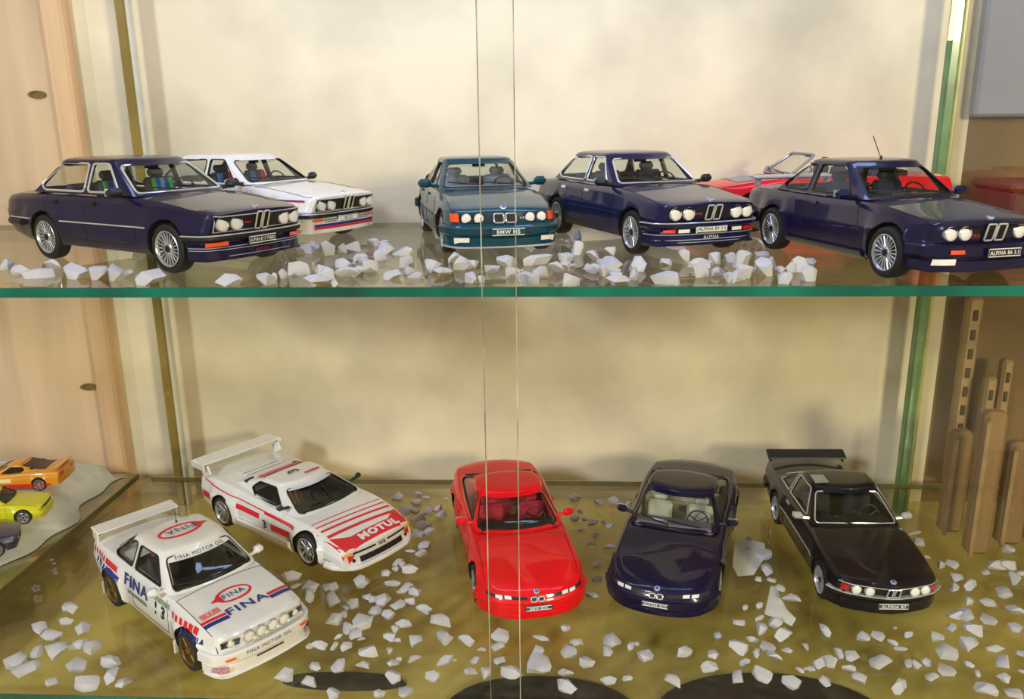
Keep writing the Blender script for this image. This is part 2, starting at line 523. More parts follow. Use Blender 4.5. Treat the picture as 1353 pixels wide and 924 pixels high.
            for a in range(len(lv) - 1):
                for k in range(N): F.append((a * N + k, a * N + (k + 1) % N, (a + 1) * N + (k + 1) % N, (a + 1) * N + k))
            b0 = (len(lv) - 1) * N
            for k in range(N): F.append((b0 + k, b0 + (k + 1) % N, len(V) - 1))
            m.add(V, F)
            po = s.part(name, m, gm, None, 60)
            if seal:
                s.part('window_trim', MB().tube([p + nn * .002 for p, nn in pts], P.get('trimr', .011), 6, True), tm, po)
            return po
        s.wind = pane('windscreen', fpoly, (0, Vector((-1, 0, 0))), s.glassm)
        if g.get('rearwin', True): pane('rear_window', rpoly, (0, Vector((1, 0, 0))), s.glassm)
        for p in sides:
            for sg in (1, -1): pane('side_window', p, (0, Vector((0, -sg, 0))), s.glassm)
        # cabin furniture
        im = P.get('inter', BLACK); z0 = g['zb'] - .42
        xs_ = P.get('seatx', g['x0'] + 1.0); zt_ = P.get('seatz', g['zb'] + .13)
        tilt = Matrix.Rotation(-.2, 3, 'Y')
        for sg in (-1, 1):
            b = MB()
            b.cbox((s.X(xs_ - .22), sg * .37, z0 + .12), (.5, .5, .16), .05)
            b.cbox((s.X(xs_ + .08), sg * .37, (z0 + .1 + zt_) / 2 + .02), (.13, .48, zt_ - z0 - .05), .05, tilt)
            so = s.part('seat', b, im)
            hb = MB().cbox((s.X(xs_ + .17), sg * .37, zt_ + .10), (.09, .26, .13), .04, tilt)
            s.part('headrest', hb, P.get('headm', im), so)
            for k, sm in enumerate(P.get('stripes', [])):
                wv = .34 / len(P['stripes'])
                sb = MB().cbox((s.X(xs_ + .012), sg * .37 - .17 + wv * (k + .5), zt_ - .14), (.02, wv * .98, .34), 0.004, tilt)
                s.part('seat_stripe', sb, sm, so)
        if P.get('bench', True):
            b = MB().cbox((s.X(min(g['x2'] + .02, P['ar'] - .2)), 0, g['zb'] - .08), (.16, 1.1, .36), .06, tilt)
            s.part('rear_bench', b, im)
        b = MB().cbox((s.X(g['x0'] + .3), 0, g['zb'] - .02), (.34, 2 * g['wb'] - .26, .12), .04)
        s.part('dashboard', b, P.get('dashm', BLACK))
        c = Vector((s.X(g['x0'] + .52), .37, g['zb'] + .0)); M = Matrix.Rotation(-.45, 3, 'Y')
        ring_ = [c + M @ Vector((0, .18 * math.cos(2 * PI * k / 20), .18 * math.sin(2 * PI * k / 20))) for k in range(20)]
        b = MB().tube(ring_, .014, 6, True)
        for k in range(3):
            an = PI / 2 + 2 * PI * k / 3 + PI / 3
            b.tube([c, c + M @ Vector((0, .18 * math.cos(an), .18 * math.sin(an)))], .012, 5)
        s.part('steering_wheel', b, P.get('wheelm', BLACK))
        if P.get('visor', True):
            mm = MB().cbox((s.X(g['x1'] + .12), 0, g['zr'] - .07), (.04, .22, .06), .015)
            s.part('rear_view_mirror', mm, BLACK)
    def wheels(s):
        P = s.P; t, r, c = wheel_parts(P['rim'], P['R'], P['tw'], s.S)
        for a, off in ((P['af'], P['trf']), (P['ar'], P['trr'])):
            for sg in (1, -1):
                o = link('wheel', t, s.root, (s.X(a) * s.S, sg * off * s.S, P['R'] * s.S), (0, 0, 0 if sg > 0 else PI))
                ro = link('rim', r, o); link('hub_cap', c, o)
    # ---- helpers that lay things on the car's skin
    def hit(s, org, d, what='b'):
        best = None
        for k, t in (('b', s.bvh_body), ('g', s.bvh_gh)):
            if k not in what: continue
            h, n, _, dist = t.ray_cast(org, d)
            if h is not None and n.dot(d) > 0: n = -n
            if h is not None and (best is None or dist < best[2]): best = (h, n, dist)
        return best
    def skin(s, face, u, v, off=.006, what='b'):
        """Point on the car's skin: front (u=y, v=z), top (u=y, v=xn), right/left (u=xn, v=z), rear (u=y, v=z)."""
        if face == 'front': o, d = Vector((6, u, v)), Vector((-1, 0, 0))
        elif face == 'rear': o, d = Vector((-6, u, v)), Vector((1, 0, 0))
        elif face == 'top': o, d = Vector((s.X(v), u, 3)), Vector((0, 0, -1))
        elif face == 'right': o, d = Vector((s.X(u), -3, v)), Vector((0, 1, 0))
        else: o, d = Vector((s.X(u), 3, v)), Vector((0, -1, 0))
        h = s.hit(o, d, what)
        if h is None:
            t = s.bvh_gh if what == 'g' else s.bvh_body
            p, n, _, _ = t.find_nearest(o + d * (6 - s.L / 2 if abs(d.x) > .5 else 2.2))
            return p + n * off, n
        return h[0] + h[1] * off, h[1]
    def patch(s, name, face, quad, mat, off=.006, n=(10, 4), what='b', parent=None, mb=None, thick=0.0):
        """Quad (four u,v corners in order) laid on the skin."""
        a, b, c, d = [np.array(q, float) for q in quad]
        G = []; Gb = []
        for i in range(n[1] + 1):
            row = []; rb = []
            for j in range(n[0] + 1):
                u, v = j / n[0], i / n[1]
                q = (a * (1 - u) + b * u) * (1 - v) + (d * (1 - u) + c * u) * v
                p, nn = s.skin(face, q[0], q[1], off, what); row.append(p)
                if thick: rb.append(p + nn * thick)
            G.append(row); Gb.append(rb)
        own = mb is None; mb = mb or MB()
        if thick:
            N, M = n[1], n[0]
            mb.grid(Gb)
            rim = [(0, j) for j in range(M)] + [(i, M) for i in range(N)] + [(N, j) for j in range(M, 0, -1)] + [(i, 0) for i in range(N, 0, -1)]
            lo = [G[i][j] for i, j in rim]; hi = [Gb[i][j] for i, j in rim]; K = len(rim)
            mb.add(lo + hi, [(k, (k + 1) % K, K + (k + 1) % K, K + k) for k in range(K)])
        else: mb.grid(G)
        return s.part(name, mb, mat, parent, 50) if own else mb
    def line(s, name, face, pts, r, mat, what='b', step=.06, off=.0, mb=None, flat=1.0, closed=False):
        P = []
        pts = list(pts) + ([pts[0]] if closed else [])
        for (u0, v0), (u1, v1) in zip(pts, pts[1:]):
            k = max(1, int(math.hypot(u1 - u0, v1 - v0) / step))
            for j in range(k): P.append(s.skin(face, u0 + (u1 - u0) * j / k, v0 + (v1 - v0) * j / k, off, what)[0])
        if not closed: P.append(s.skin(face, *pts[-1], off, what)[0])
        own = mb is None; mb = mb or MB()
        mb.tube(P, r, 5, closed, flat=flat)
        return s.part(name, mb, mat) if own else mb
    def text(s, txt, face, u, v, h, mat, off=.009, what='b', flip=False, width=None, rot=0.0, bold=0.0, parent=None, name='lettering', mir=False):
        """Lettering centred at (u, v), cap height h. On top it reads from the front (flip: from behind)."""
        tv, tf, tw = text_mesh(txt, bold); V = []
        sx = (width / tw) if width else h
        cr, sr = math.cos(rot), math.sin(rot)
        for p in tv:
            a, b = (p[0] - tw / 2) * sx, (p[1] - .5) * h
            a, b = a * cr - b * sr, a * sr + b * cr
            if face == 'front': q = (u + a, v + b)
            elif face == 'rear': q = (u - a, v + b)
            elif face == 'top': q = (u + a, v + b) if not flip else (u - a, v - b)
            elif face == 'right': q = (u - a, v + b)
            else: q = (u + a, v + b)
            V.append(s.skin(face, q[0], q[1], off, what)[0])
        return s.part(name, MB().add(V, tf), mat, parent, 0)
    def belt(s, name, z, h, t, mat, back=.55, face='front', off=0.0, parent=None, wmax=None, ztop=None):
        """Bar that wraps round the front (or rear): height h, thickness t, running back along the sides."""
        P = []; sg = 1 if face == 'front' else -1
        wm = (wmax or max(p[1] for p in s.P['wid'])) - .07
        xa = (lambda q: q) if face == 'front' else (lambda q: s.L - q)
        lim = [back * k / 5 for k in range(5, 1, -1)]
        for q in lim: P.append(s.skin('left', xa(q), z, 0)[0])
        for k in range(17):
            y = wm * (1 - 2 * k / 16); P.append(s.skin(face, y, z, 0)[0])
        for q in lim[::-1]: P.append(s.skin('right', xa(q), z, 0)[0])
        # drop points that run backwards, then smooth
        P = [Vector((p.x, p.y, z)) for p in P]
        for _ in range(2):
            P = [P[0]] + [(P[i - 1] + P[i] * 2 + P[i + 1]) / 4 for i in range(1, len(P) - 1)] + [P[-1]]
        V = []; n = len(P); c = min(t, h) * .3
        for i in range(n):
            tg = (P[min(i + 1, n - 1)] - P[max(i - 1, 0)]).normalized()
            nn = Vector((-tg.y, tg.x, 0))
            if nn.dot(P[i] - Vector((s.X(s.L / 2), 0, z)) ) < 0: nn = -nn
            for a, b in ((-.06, -h / 2), (-.06, h / 2), (t - c, h / 2), (t, h / 2 - c), (t, -h / 2 + c), (t - c, -h / 2)):
                V.append(P[i] + nn * (a + off) + Vector((0, 0, b)))
        F = [tuple(range(6)), tuple((n - 1) * 6 + k for k in range(6))[::-1]]
        for i in range(n - 1):
            for k in range(6): F.append((i * 6 + k, (i + 1) * 6 + k, (i + 1) * 6 + (k + 1) % 6, i * 6 + (k + 1) % 6))
        return s.part(name, MB().add(V, F), mat, parent)
    def lamp(s, y, z, r, name='headlight', lens=None, proud=.012, bez=None):
        p, n = s.skin('front', y, z, 0)
        b = MB().lathe([(r * 1.02, -.08), (r * 1.12, proud), (r * 1.0, proud + .012), (r * .93, proud)], p, 'x', 24)
        o = s.part(name, b, bez or CHROME)
        l = MB().lathe([(r * .96, proud - .004), (r * .75, proud + .006), (r * .35, proud + .010), (0, proud + .012)], p, 'x', 24)
        s.part('lens', l, lens or LENS, o)
        return o
    def kidney(s, y, z, wd, h, r=.02, lean=0.0, tube=.012):
        o = None
        for sg in (-1, 1):
            c = y + sg * (wd / 2 + tube * 1.2)
            poly = round_poly([(c - wd / 2 - lean * h * 0, z - h / 2), (c + wd / 2, z - h / 2), (c + wd / 2, z + h / 2), (c - wd / 2, z + h / 2)], r)
            p, _ = s.skin('front', c, z, 0)
            p2, _ = s.skin('front', c, z + h / 2, 0); p3, _ = s.skin('front', c, z - h / 2, 0)
            f = lambda u, v: Vector((p3.x + (p2.x - p3.x) * (v - z + h / 2) / h + .035, u, v))
            o = s.part('kidney_grille', MB().tube([f(u, v) for u, v in poly], tube, 6, True), CHROME)
            m = MB(); N = len(poly); pts = [f(u, v) for u, v in poly]
            m.add([q - Vector((.01, 0, 0)) for q in pts] + [q - Vector((.08, 0, 0)) for q in pts], [tuple(range(N))] + [(k, (k + 1) % N, N + (k + 1) % N, N + k) for k in range(N)])
            k_ = s.part('grille_insert', m, BLACK, o)
            nb = 4
            bars = MB()
            for q in range(nb):
                u = c - wd / 2 + wd * (q + .5) / nb
                bars.tube([f(u, z - h / 2) + Vector((-.004, 0, 0)), f(u, z + h / 2) + Vector((-.004, 0, 0))], .004, 4)
            s.part('grille_bar', bars, pmat('dark_slat', (44, 46, 52), .4, .2, var=.05), o)
    def plate(s, y, z, wd, h, txt, bgm, fgm, border=True):
        p, _ = s.skin('front', y, z, 0)
        xs_ = max(s.skin('front', y + a, z + b, 0)[0].x for a in (-wd / 2, 0, wd / 2) for b in (-h / 2, h / 2))
        x = xs_ + s.P.get('plx', .05)
        o = s.part('number_plate', MB().cbox((x, y, z), (.03, wd, h), .006), bgm)
        tv, tf, tw = text_mesh(txt, .02)
        k = min(h * .52, wd * .88 / tw)
        s.part('lettering', MB().add([(x + .018, y + (p_[0] - tw / 2) * k, z + (p_[1] - .5) * max(k, h * .42)) for p_ in tv], tf), fgm, o, 0)
        if border:
            q = [(x + .017, y + a * (wd / 2 - .012), z + b * (h / 2 - .012)) for a, b in ((-1, -1), (1, -1), (1, 1), (-1, 1))]
            s.part('plate_border', MB().tube(q, .007, 4, True), fgm, o)
        return o
    def mirror(s, xn, z, mat, sides=(1, -1), size=(.12, .2, .12), out=None):
        g = s.P['gh']
        for sg in sides:
            y = sg * (out or (g['wb'] + .06 + size[1] / 2))
            M = Matrix.Rotation(sg * .25, 3, 'Z')
            m = MB().cbox((s.X(xn), y, z), size, min(size) * .38, M)
            o = s.part('wing_mirror', m, mat)
            m = MB().tube([(s.X(xn), sg * (g['wb'] - .06), z - .05), (s.X(xn), y, z - .02)], .03, 6)
            s.part('mirror_arm', m, mat, o)
            s.part('mirror_glass', MB().cbox((s.X(xn) - size[0] / 2 - .002, y, z), (.012, size[1] * .8, size[2] * .75), .004, M), CHROME, o)
    def wipers(s):
        g = s.P['gh']
        for y0, y1 in ((.45, -.1), (-.08, -.6)):
            a, n = s.skin('front', y0, g['zb'] + .045, .02, 'g'); b, n2 = s.skin('front', y1, g['zb'] + .09, .02, 'g')
            c, _ = s.skin('front', (y0 + y1) / 2, g['zb'] + .07, .022, 'g')
            s.part('wiper', MB().tube([a, c, b], .011, 5), BLACK)
    def tails(s, z=None, y0=.40, y1=.66, h=.16):
        z = z or s.P.get('tlz', .68)
        for sg in (1, -1):
            s.patch('tail_light', 'rear', [(sg * y0, z - h / 2), (sg * y1, z - h / 2), (sg * y1, z + h / 2), (sg * y0, z + h / 2)], REDL, .004, (5, 2), thick=.02)
    def gaps(s, doors, hood=True):
        """Shut lines as thin dark beads; one part for each panel."""
        g = s.P['gh']; gm = pmat('shut_line', (10, 10, 12), .6)
        r = .0055
        for sd in ('right', 'left'):
            for poly in doors: s.line('door_gap', sd, poly, r, gm)
        if hood:
            wq = g['wb'] - .04; x1 = g['x0'] - .02
            s.line('bonnet_gap', 'top', [(-wq, .12), (-wq, x1), (wq, x1), (wq, .12)], r, gm, step=.12)
    def handles(s, xs, z, mat):
        for sd in ('right', 'left'):
            for x in xs:
                s.patch('door_handle', sd, [(x, z), (x + .16, z), (x + .16, z + .035), (x, z + .035)], mat, .004, (3, 1), thick=.022)
    def antenna(s, y, xn, l, lean=.5):
        p, _ = s.skin('top', y, xn, 0, 'bg')
        o = s.part('antenna', MB().lathe([(.02, 0), (.012, .04), (0, .045)], p, 'z', 8), BLACK)
        s.part('antenna_rod', MB().tube([p, p + Vector((-l * lean, 0, l))], .006, 5), BLACK, o)
    def roundel(s, face, u, v, r, what='b'):
        p, n = s.skin(face, u, v, .004, what)
        q = n.to_track_quat('Y', 'Z').to_matrix()
        for nm, rad, hgt, m in (('emblem', r, .012, CHROME), ('emblem_field', r * .7, .015, pmat('emblem_blue', (40, 90, 190), .3))):
            t = MB().lathe([(rad, -.02), (rad, hgt * .6), (rad * .8, hgt), (0, hgt)], (0, 0, 0), 'y', 14)
            t.v = [tuple(p + q @ Vector(w)) for w in t.v]
            if nm == 'emblem': o = s.part(nm, t, m)
            else: s.part(nm, t, m, o)
    def place(s, front_px, rear_px, z, side=-1, label=None, group=None, xy=None, heading=None):
        """Stand the car on a shelf: from the two tyre contacts measured on one flank, or from a position and heading."""
        P = s.P
        if xy is None:
            a, b = on_plane(*front_px, z), on_plane(*rear_px, z)
            heading = math.atan2(a.y - b.y, a.x - b.x)
            mid = (a + b) / 2
            lx = s.X((P['af'] + P['ar']) / 2) * s.S; ly = side * (P['trf'] + P['tw'] / 2) * s.S
            c, q = math.cos(heading), math.sin(heading)
            loc = Vector((mid.x - (lx * c - ly * q), mid.y - (lx * q + ly * c), z))
            print('CAR', s.n, 'wheelbase ratio %.3f' % ((a - b).length / ((P['ar'] - P['af']) * s.S)), 'head %.1f' % math.degrees(heading), [round(v, 3) for v in loc])
        else: loc = Vector((xy[0], xy[1], z))
        s.root.location = loc; s.root.rotation_euler = (0, 0, heading)
        tag(s.root, label, 'model car', group)
        return s
# ------------------------------------------------------------------ the setting: cabinet walls, boards, glass
YB, YS, YF = 0.945, 0.905, 0.50           # wall, back edge of the shelves, sliding doors
XL, XR = -0.490, 0.395                     # glass side panels
def slab(name, c, s, m, parent=None, ch=0.0, ang=0):
    return MB().cbox(c, s, ch).build(name, m, parent, 1.0, ang)
WALL = pmat('cream_wall_paint', (232, 221, 195), 0.75, var=0.10, scale=7.0, bump=0.05)
WOODP = pmat('pale_pink_wood', (224, 194, 164), 0.55, var=0.08, scale=5.0, stretch=(6, 6, .6))
WOODO = pmat('orange_wood', (228, 176, 110), 0.55, var=0.12, scale=6.0, stretch=(8, 8, .6))
FLOORM = pmat('olive_board', (236, 208, 114), 0.5, var=0.2, scale=7.0, rgb2=(244, 224, 140))
BROWN = pmat('brown_wall', (128, 100, 62), 0.8, var=0.25, scale=6.0)
struct(slab('wall_back', (-0.02, YB + .02, .5), (1.0, .04, 1.0), WALL))
struct(slab('floor', (0, .70, ZL - .06), (3.2, 1.3, .04), FLOORM))
struct(slab('ceiling', (-.02, .73, 1.01), (2.4, .47, .02), WALL))
struct(slab('wall_left', (-1.0, YB + .02, .5), (.96, .04, 1.0), WOODP))
struct(slab('wall_right', (.98, YB + .02, .5), (1.0, .04, 1.0), BROWN))

SHELFG = glass('shelf_glass', (0.955, 0.955, 0.87), 0.04, 0.8)
DOORG = glass('door_glass', (0.985, 0.985, 0.98), 0.006, 0.5)
SIDEG = glass('side_glass', (0.96, 0.97, 0.95), 0.02, 0.6)
GEDGE = pmat('green_glass_edge', (0, 92, 80), 0.2, 0.0, .3, var=0.25, scale=9.0, stretch=(1, .2, .2), rgb2=(0, 122, 104))
OLEDGE = pmat('olive_glass_edge', (150, 128, 62), 0.2, 0.0, .6, var=0.2, scale=6.0, stretch=(.2, .2, 1))
def glass_shelf(z, x0, x1, yf, label):
    r = empty('glass_shelf', ((x0 + x1) / 2, YS, z))
    hx = (x1 - x0) / 2
    slab('shelf_pane', (0, (yf - YS) / 2, -.003), (2 * hx, YS - yf, .006), SHELFG, r)
    slab('front_edge', (0, yf - YS - .0006, -.003), (2 * hx, .0012, .0066), GEDGE, r)
    slab('rear_edge', (0, .0006, -.003), (2 * hx, .0012, .006), pmat('olive_green_edge', (186, 190, 126), .2, 0, .6, var=.1), r)
    return tag(r, label, 'shelf')
glass_shelf(ZU, -0.75, 0.75, .532, 'upper clear glass shelf with a dark green front edge')
glass_shelf(ZL, -0.485, 0.90, .512, 'lower clear glass shelf scattered with pale stone chips')

# glass side panels with their visible back edges
def side_panel(x, name, label, em):
    r = empty(name, (x, YS, ZL))
    slab('pane', (0, (YF + .02 - YS) / 2, .40), (.005, YS - YF - .02, .80), SIDEG, r)
    slab('top_edge', (0, (YF + .02 - YS) / 2, .801), (.0052, YS - YF - .02, .002), em, r)
    return tag(r, label, 'glass panel')
xs_l = on_depth(199, 300, YS).x; xs_r = on_depth(1231, 300, YS).x
side_panel(XL, 'glass_side_panel', 'clear glass side panel between the big cars and the small yellow cars', OLEDGE)
side_panel(XR, 'glass_side_panel', 'clear glass side panel beside the black coupe with the raised rear wing', GEDGE)
def edge_post(px, em, lm, sg, label):
    p = on_depth(px, 300, YS + .012)
    r = empty('glass_back_edge', (p.x, p.y, ZL))
    slab('edge_strip', (0, 0, .40), (.011, .012, .88), em, r, .002)
    slab('edge_line', (sg * .0075, 0, .40), (.004, .010, .88), lm, r, .001)  # paler line alongside the edge strip
    return tag(r, label, 'glass edge')
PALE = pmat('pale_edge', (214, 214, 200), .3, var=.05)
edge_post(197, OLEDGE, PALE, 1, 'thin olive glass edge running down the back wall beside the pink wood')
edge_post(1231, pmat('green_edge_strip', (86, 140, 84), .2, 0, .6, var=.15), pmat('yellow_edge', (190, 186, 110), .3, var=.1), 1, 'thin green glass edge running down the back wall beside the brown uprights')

# pink wooden post at the left bay, and the wall boards' borders
pA, pB = on_depth(104, 300, YB).x, on_depth(131, 300, YB).x
struct(slab('trim_1', ((pA + pB) / 2, YB - .006, .5), (pB - pA, .02, 1.0), pmat('pink_post', (238, 196, 158), .5, var=.08, scale=5, stretch=(6, 6, .5)), None, .003))
bpy.data.objects['wall_back'].location.x = 0
bpy.data.objects['wall_back'].data.transform(Matrix.Translation((0, 0, 0)))
xr0 = on_depth(1262, 300, YB).x
for nm, a, b in (('wall_back', pA, xr0), ('wall_left', -1.6, pA), ('wall_right', xr0, 1.6)):
    o = bpy.data.objects[nm]; vx = sorted({v.co.x for v in o.data.vertices})
    for v in o.data.vertices: v.co.x = a if v.co.x == vx[0] else b
# shelf peg holes in the left wall board
HOLE = pmat('peg_hole', (120, 96, 40), .8, var=.1)
for px, py in ((50, 125), (118, 511)):
    p = on_depth(px, py, YB)
    m = MB().lathe([(.010, 0), (.010, -.003), (.007, -.003), (.006, -.001), (0, -.001)], (0, 0, 0), 'y', 16)
    o = m.build('peg_hole', HOLE, bpy.data.objects['wall_left']); o.location = (p.x, YB - .0002, p.z); o.scale = (1, 1, .42)

# sliding glass doors: two panes that overlap at the middle
def door(name, x0, x1, y, edge_side, label_edge):
    o = MB().cbox(((x0 + x1) / 2, y, .5), (x1 - x0, .004, 1.0), 0).build(name, DOORG, None, 1.0, 0)
    struct(o)
    xe = x1 if edge_side > 0 else x0
    e = slab('door_edge', (xe, y, .5), (.0005, .0042, 1.0), pmat('glass_door_edge', (120, 120, 104), .25, 0, .5, var=.2, scale=30, rgb2=(206, 206, 190)), o)
x_a = on_depth(639, 462, YF).x; x_b = on_depth(683, 462, YF - .008).x
door('door_1', x_a, 1.1, YF, -1, '')
door('door_2', -1.1, x_b, YF - .008, 1, '')

# left bay: its own glass shelf, a sheet of white wadding
ZB = ZL + .004
r = empty('glass_shelf', (-.75, YS, ZB))
BAYG = pmat('olive_glass', (150, 140, 88), .12, 0, .8, var=.12, scale=8)
slab('shelf_pane', (0, (.50 - YS) / 2, -.003), (.50, YS - .50, .006), BAYG, r)
slab('side_edge', (.2505, (.50 - YS) / 2, -.003), (.001, YS - .50, .0062), pmat('dark_olive_edge', (92, 84, 40), .3, var=.1), r)
tag(r, 'olive glass shelf of the next bay under the white wadding', 'shelf')
random.seed(5)
G = []
nx, ny = 34, 34
for j in range(ny + 1):
    row = []
    for i in range(nx + 1):
        u, v = i / nx, j / ny
        y = .56 + (.895 - .56) * v
        edge = -.512 - .004 * (1 - v) + .008 * math.sin(v * 13) + .005 * math.sin(v * 31)
        x = -.99 + (edge + .99) * u
        rim = min(1, min(1 - u, v, 1 - v) * 9)
        z = ZB + .001 + (.010 + .026 * v) * rim ** .5 + .0016 * math.sin(x * 90 + y * 40) * rim + .0014 * random.random() * rim
        row.append((x, y, z))
    G.append(row)
wad = MB().grid(G).build('wadding_sheet', pmat('white_wadding', (238, 240, 252), .95, var=.05, scale=60, bump=.4), None, 1.0, 60)
tag(wad, 'sheet of white wadding under the small yellow cars', 'sheet')

# right bay: brown boards on end and slotted steel uprights behind them
def upright(px0, px1, py0, py1, Y, label, slots):
    a, b = on_depth(px0, (py0 + py1) / 2, Y), on_depth(px1, (py0 + py1) / 2, Y)
    zt = on_depth((px0 + px1) / 2, py0, Y).z
    r = empty('slotted_upright', ((a.x + b.x) / 2, Y, ZL))
    h = zt - ZL; wd = b.x - a.x
    slab('rail', (0, 0, h / 2), (wd, .014, h), pmat('tan_steel', (168, 138, 100), .45, .3, var=.12), r, .003, 30)
    for k in range(slots):
        z = h - .02 - k * .022
        slab('slot', (0, -.0072, z), (wd * .34, .002, .012), pmat('slot_dark', (70, 52, 34), .8, var=.1), r, .0008)
    return tag(r, label, 'shelf upright')
upright(1264, 1284, 392, 600, .925, 'tallest slotted steel upright rising behind the brown boards', 7)
upright(1290, 1306, 497, 640, .905, 'short slotted upright between two brown boards', 2)
upright(1311, 1326, 474, 640, .915, 'slotted steel upright nearest the dark brown corner', 3)
def board(px0, px1, pyt, pyb, label, col):
    p = on_plane((px0 + px1) / 2, pyb, ZL)
    a, b = on_depth(px0, pyb, p.y), on_depth(px1, pyb, p.y)
    zt = on_depth((px0 + px1) / 2, pyt, p.y).z
    h = zt - ZL; wd = b.x - a.x
    r = empty('wood_board', (p.x, p.y, ZL))
    bm_ = pmat('board_%d' % col[0], col, .7, var=.14, scale=8, stretch=(7, 7, .5))
    slab('plank', (0, .008, h / 2), (wd, .016, h), bm_, r, .004, 30)
    slab('groove_strip', (-wd * .36, -.0005, h / 2 - .004), (.004, .002, h * .94), pmat('pale_groove', (160, 130, 90), .7, var=.1), r)
    return tag(r, label, 'board')
board(1243, 1272, 572, 706, 'brown wooden board on end beside the cream wall strip', (140, 110, 68))
board(1277, 1308, 546, 735, 'tallest brown wooden board on end in the brown corner', (150, 116, 76))
board(1318, 1352, 586, 722, 'brown wooden board on end farthest from the cream wall strip', (146, 112, 74))
board(1353, 1385, 560, 716, 'brown wooden board on end cut off by the edge of the photo', (140, 108, 70))
# grey-blue panel and a dark box at the upper right
a, b = on_depth(1302, 0, .935), on_depth(1500, 152, .935)
o = slab('wall_panel', ((a.x + b.x) / 2, .935, (b.z + .99) / 2), (b.x - a.x, .016, .99 - b.z), pmat('grey_blue_board', (150, 152, 172), .6, var=.08, scale=6), None, .003, 30)
tag(o, 'grey blue panel fixed high on the brown wall', 'panel')
a, b = on_depth(1312, 238, .86), on_depth(1400, 300, .86)
r = empty('storage_box', ((a.x + b.x) / 2, .86, ZU))
h = a.z - ZU
slab('box_body', (0, 0, h * .4), (b.x - a.x, .08, h * .8), pmat('maroon_card', (92, 52, 44), .7, var=.15), r, .003, 30)
slab('lid', (0, 0, h * .9), (b.x - a.x + .004, .084, h * .2), pmat('maroon_lid', (110, 64, 52), .7, var=.15), r, .003, 30)
tag(r, 'dark maroon box on the upper shelf behind the dark blue coupe', 'box')
# ------------------------------------------------------------------ the model cars
NAVY = pmat('navy_paint', (16, 10, 54), 0.3, 0.0, 0.6, spec=.2, var=0.06, scale=8)
NAVY2 = pmat('deep_blue_paint', (10, 14, 66), 0.3, 0.0, 0.6, spec=.2, var=0.06, scale=8)
VIOLET = pmat('violet_navy_paint', (17, 11, 54), 0.3, 0.0, 0.6, spec=.2, var=0.06, scale=8)
BLACKP = pmat('black_violet_paint', (15, 10, 26), 0.3, 0.0, 0.6, spec=.2, var=0.06, scale=8)
TEAL = pmat('teal_paint', (0, 66, 84), 0.3, 0.0, 0.6, spec=.2, var=0.06, scale=8)
WHITE = pmat('white_paint', (240, 240, 242), 0.25, 0.0, 1.0, var=0.015, scale=100)
RED = pmat('red_paint', (240, 4, 26), 0.35, 0.0, 0.5, spec=.2, var=0.04, scale=100)
RSTR = pmat('red_stripe', (228, 32, 52), 0.35, var=.04)
BSTR = pmat('blue_stripe', (22, 48, 140), 0.35, var=.04)
GREYIN = pmat('grey_trim', (70, 70, 84), 0.8, var=.15, scale=200)
CREAMIN = pmat('cream_leather', (206, 202, 186), 0.6, var=.08, scale=100)
BLUEGREY = pmat('blue_grey_cloth', (130, 146, 176), 0.8, var=.12, scale=200)
NAVYCLOTH = pmat('navy_cloth', (40, 52, 84), 0.85, var=.15, scale=200)

def sedan(L, af, wb, **k):
    """Shared three-box proportions; k overrides single entries."""
    P = dict(L=L, af=af, ar=af + wb, R=.315, tw=.21, trf=.73, trr=.735, rim='alp', flare=.012, trim=BLACK,
             bowf=.10, bowr=.09, tail=[(0, .08), (.35, .05), (.6, 0), (.95, .04)], inter=GREYIN)
    P.update(k); return P

def e12(rim='alp', **k):
    L = 4.60
    P = sedan(L, .84, 2.636, rim=rim,
        wid=[(0, .74), (.1, .785), (.35, .815), (1.2, .842), (3.3, .842), (4.2, .80), (4.5, .77), (L, .74)],
        top=[(0, .775), (.08, .80), (.5, .855), (1.35, .945), (1.8, .955), (3.6, .955), (4.1, .94), (4.5, .915), (L, .89)],
        sh=[(0, .74), (.1, .765), (.5, .81), (1.35, .895), (1.9, .905), (3.6, .905), (4.2, .885), (L, .85)],
        bot=[(0, .22), (.4, .2), (.9, .2), (L - 1, .21), (L, .33)],
        nose=[(.18, .11), (.40, .10), (.5, .09), (.62, .05), (.76, 0), (.8, .01)], crease=.62,
        gh=dict(x0=1.38, x1=1.98, x2=3.36, x3=3.90, zb=.93, zr=1.345, wb=.765, wr=.60, crown=.065, bf=.14, br=.1,
                win=[[(1.80, .965), (2.46, .965), (2.46, 1.325), (2.14, 1.325)], [(2.54, .965), (3.46, .965), (3.58, 1.02), (3.34, 1.325), (2.54, 1.325)]]))
    P.update(k); return P
DOORS4 = [[(2.5, .9), (2.5, .32), (1.5, .32), (1.42, .5), (1.48, .88)], [(2.5, .32), (3.02, .34), (3.2, .6), (3.42, .7), (3.45, .88)]]

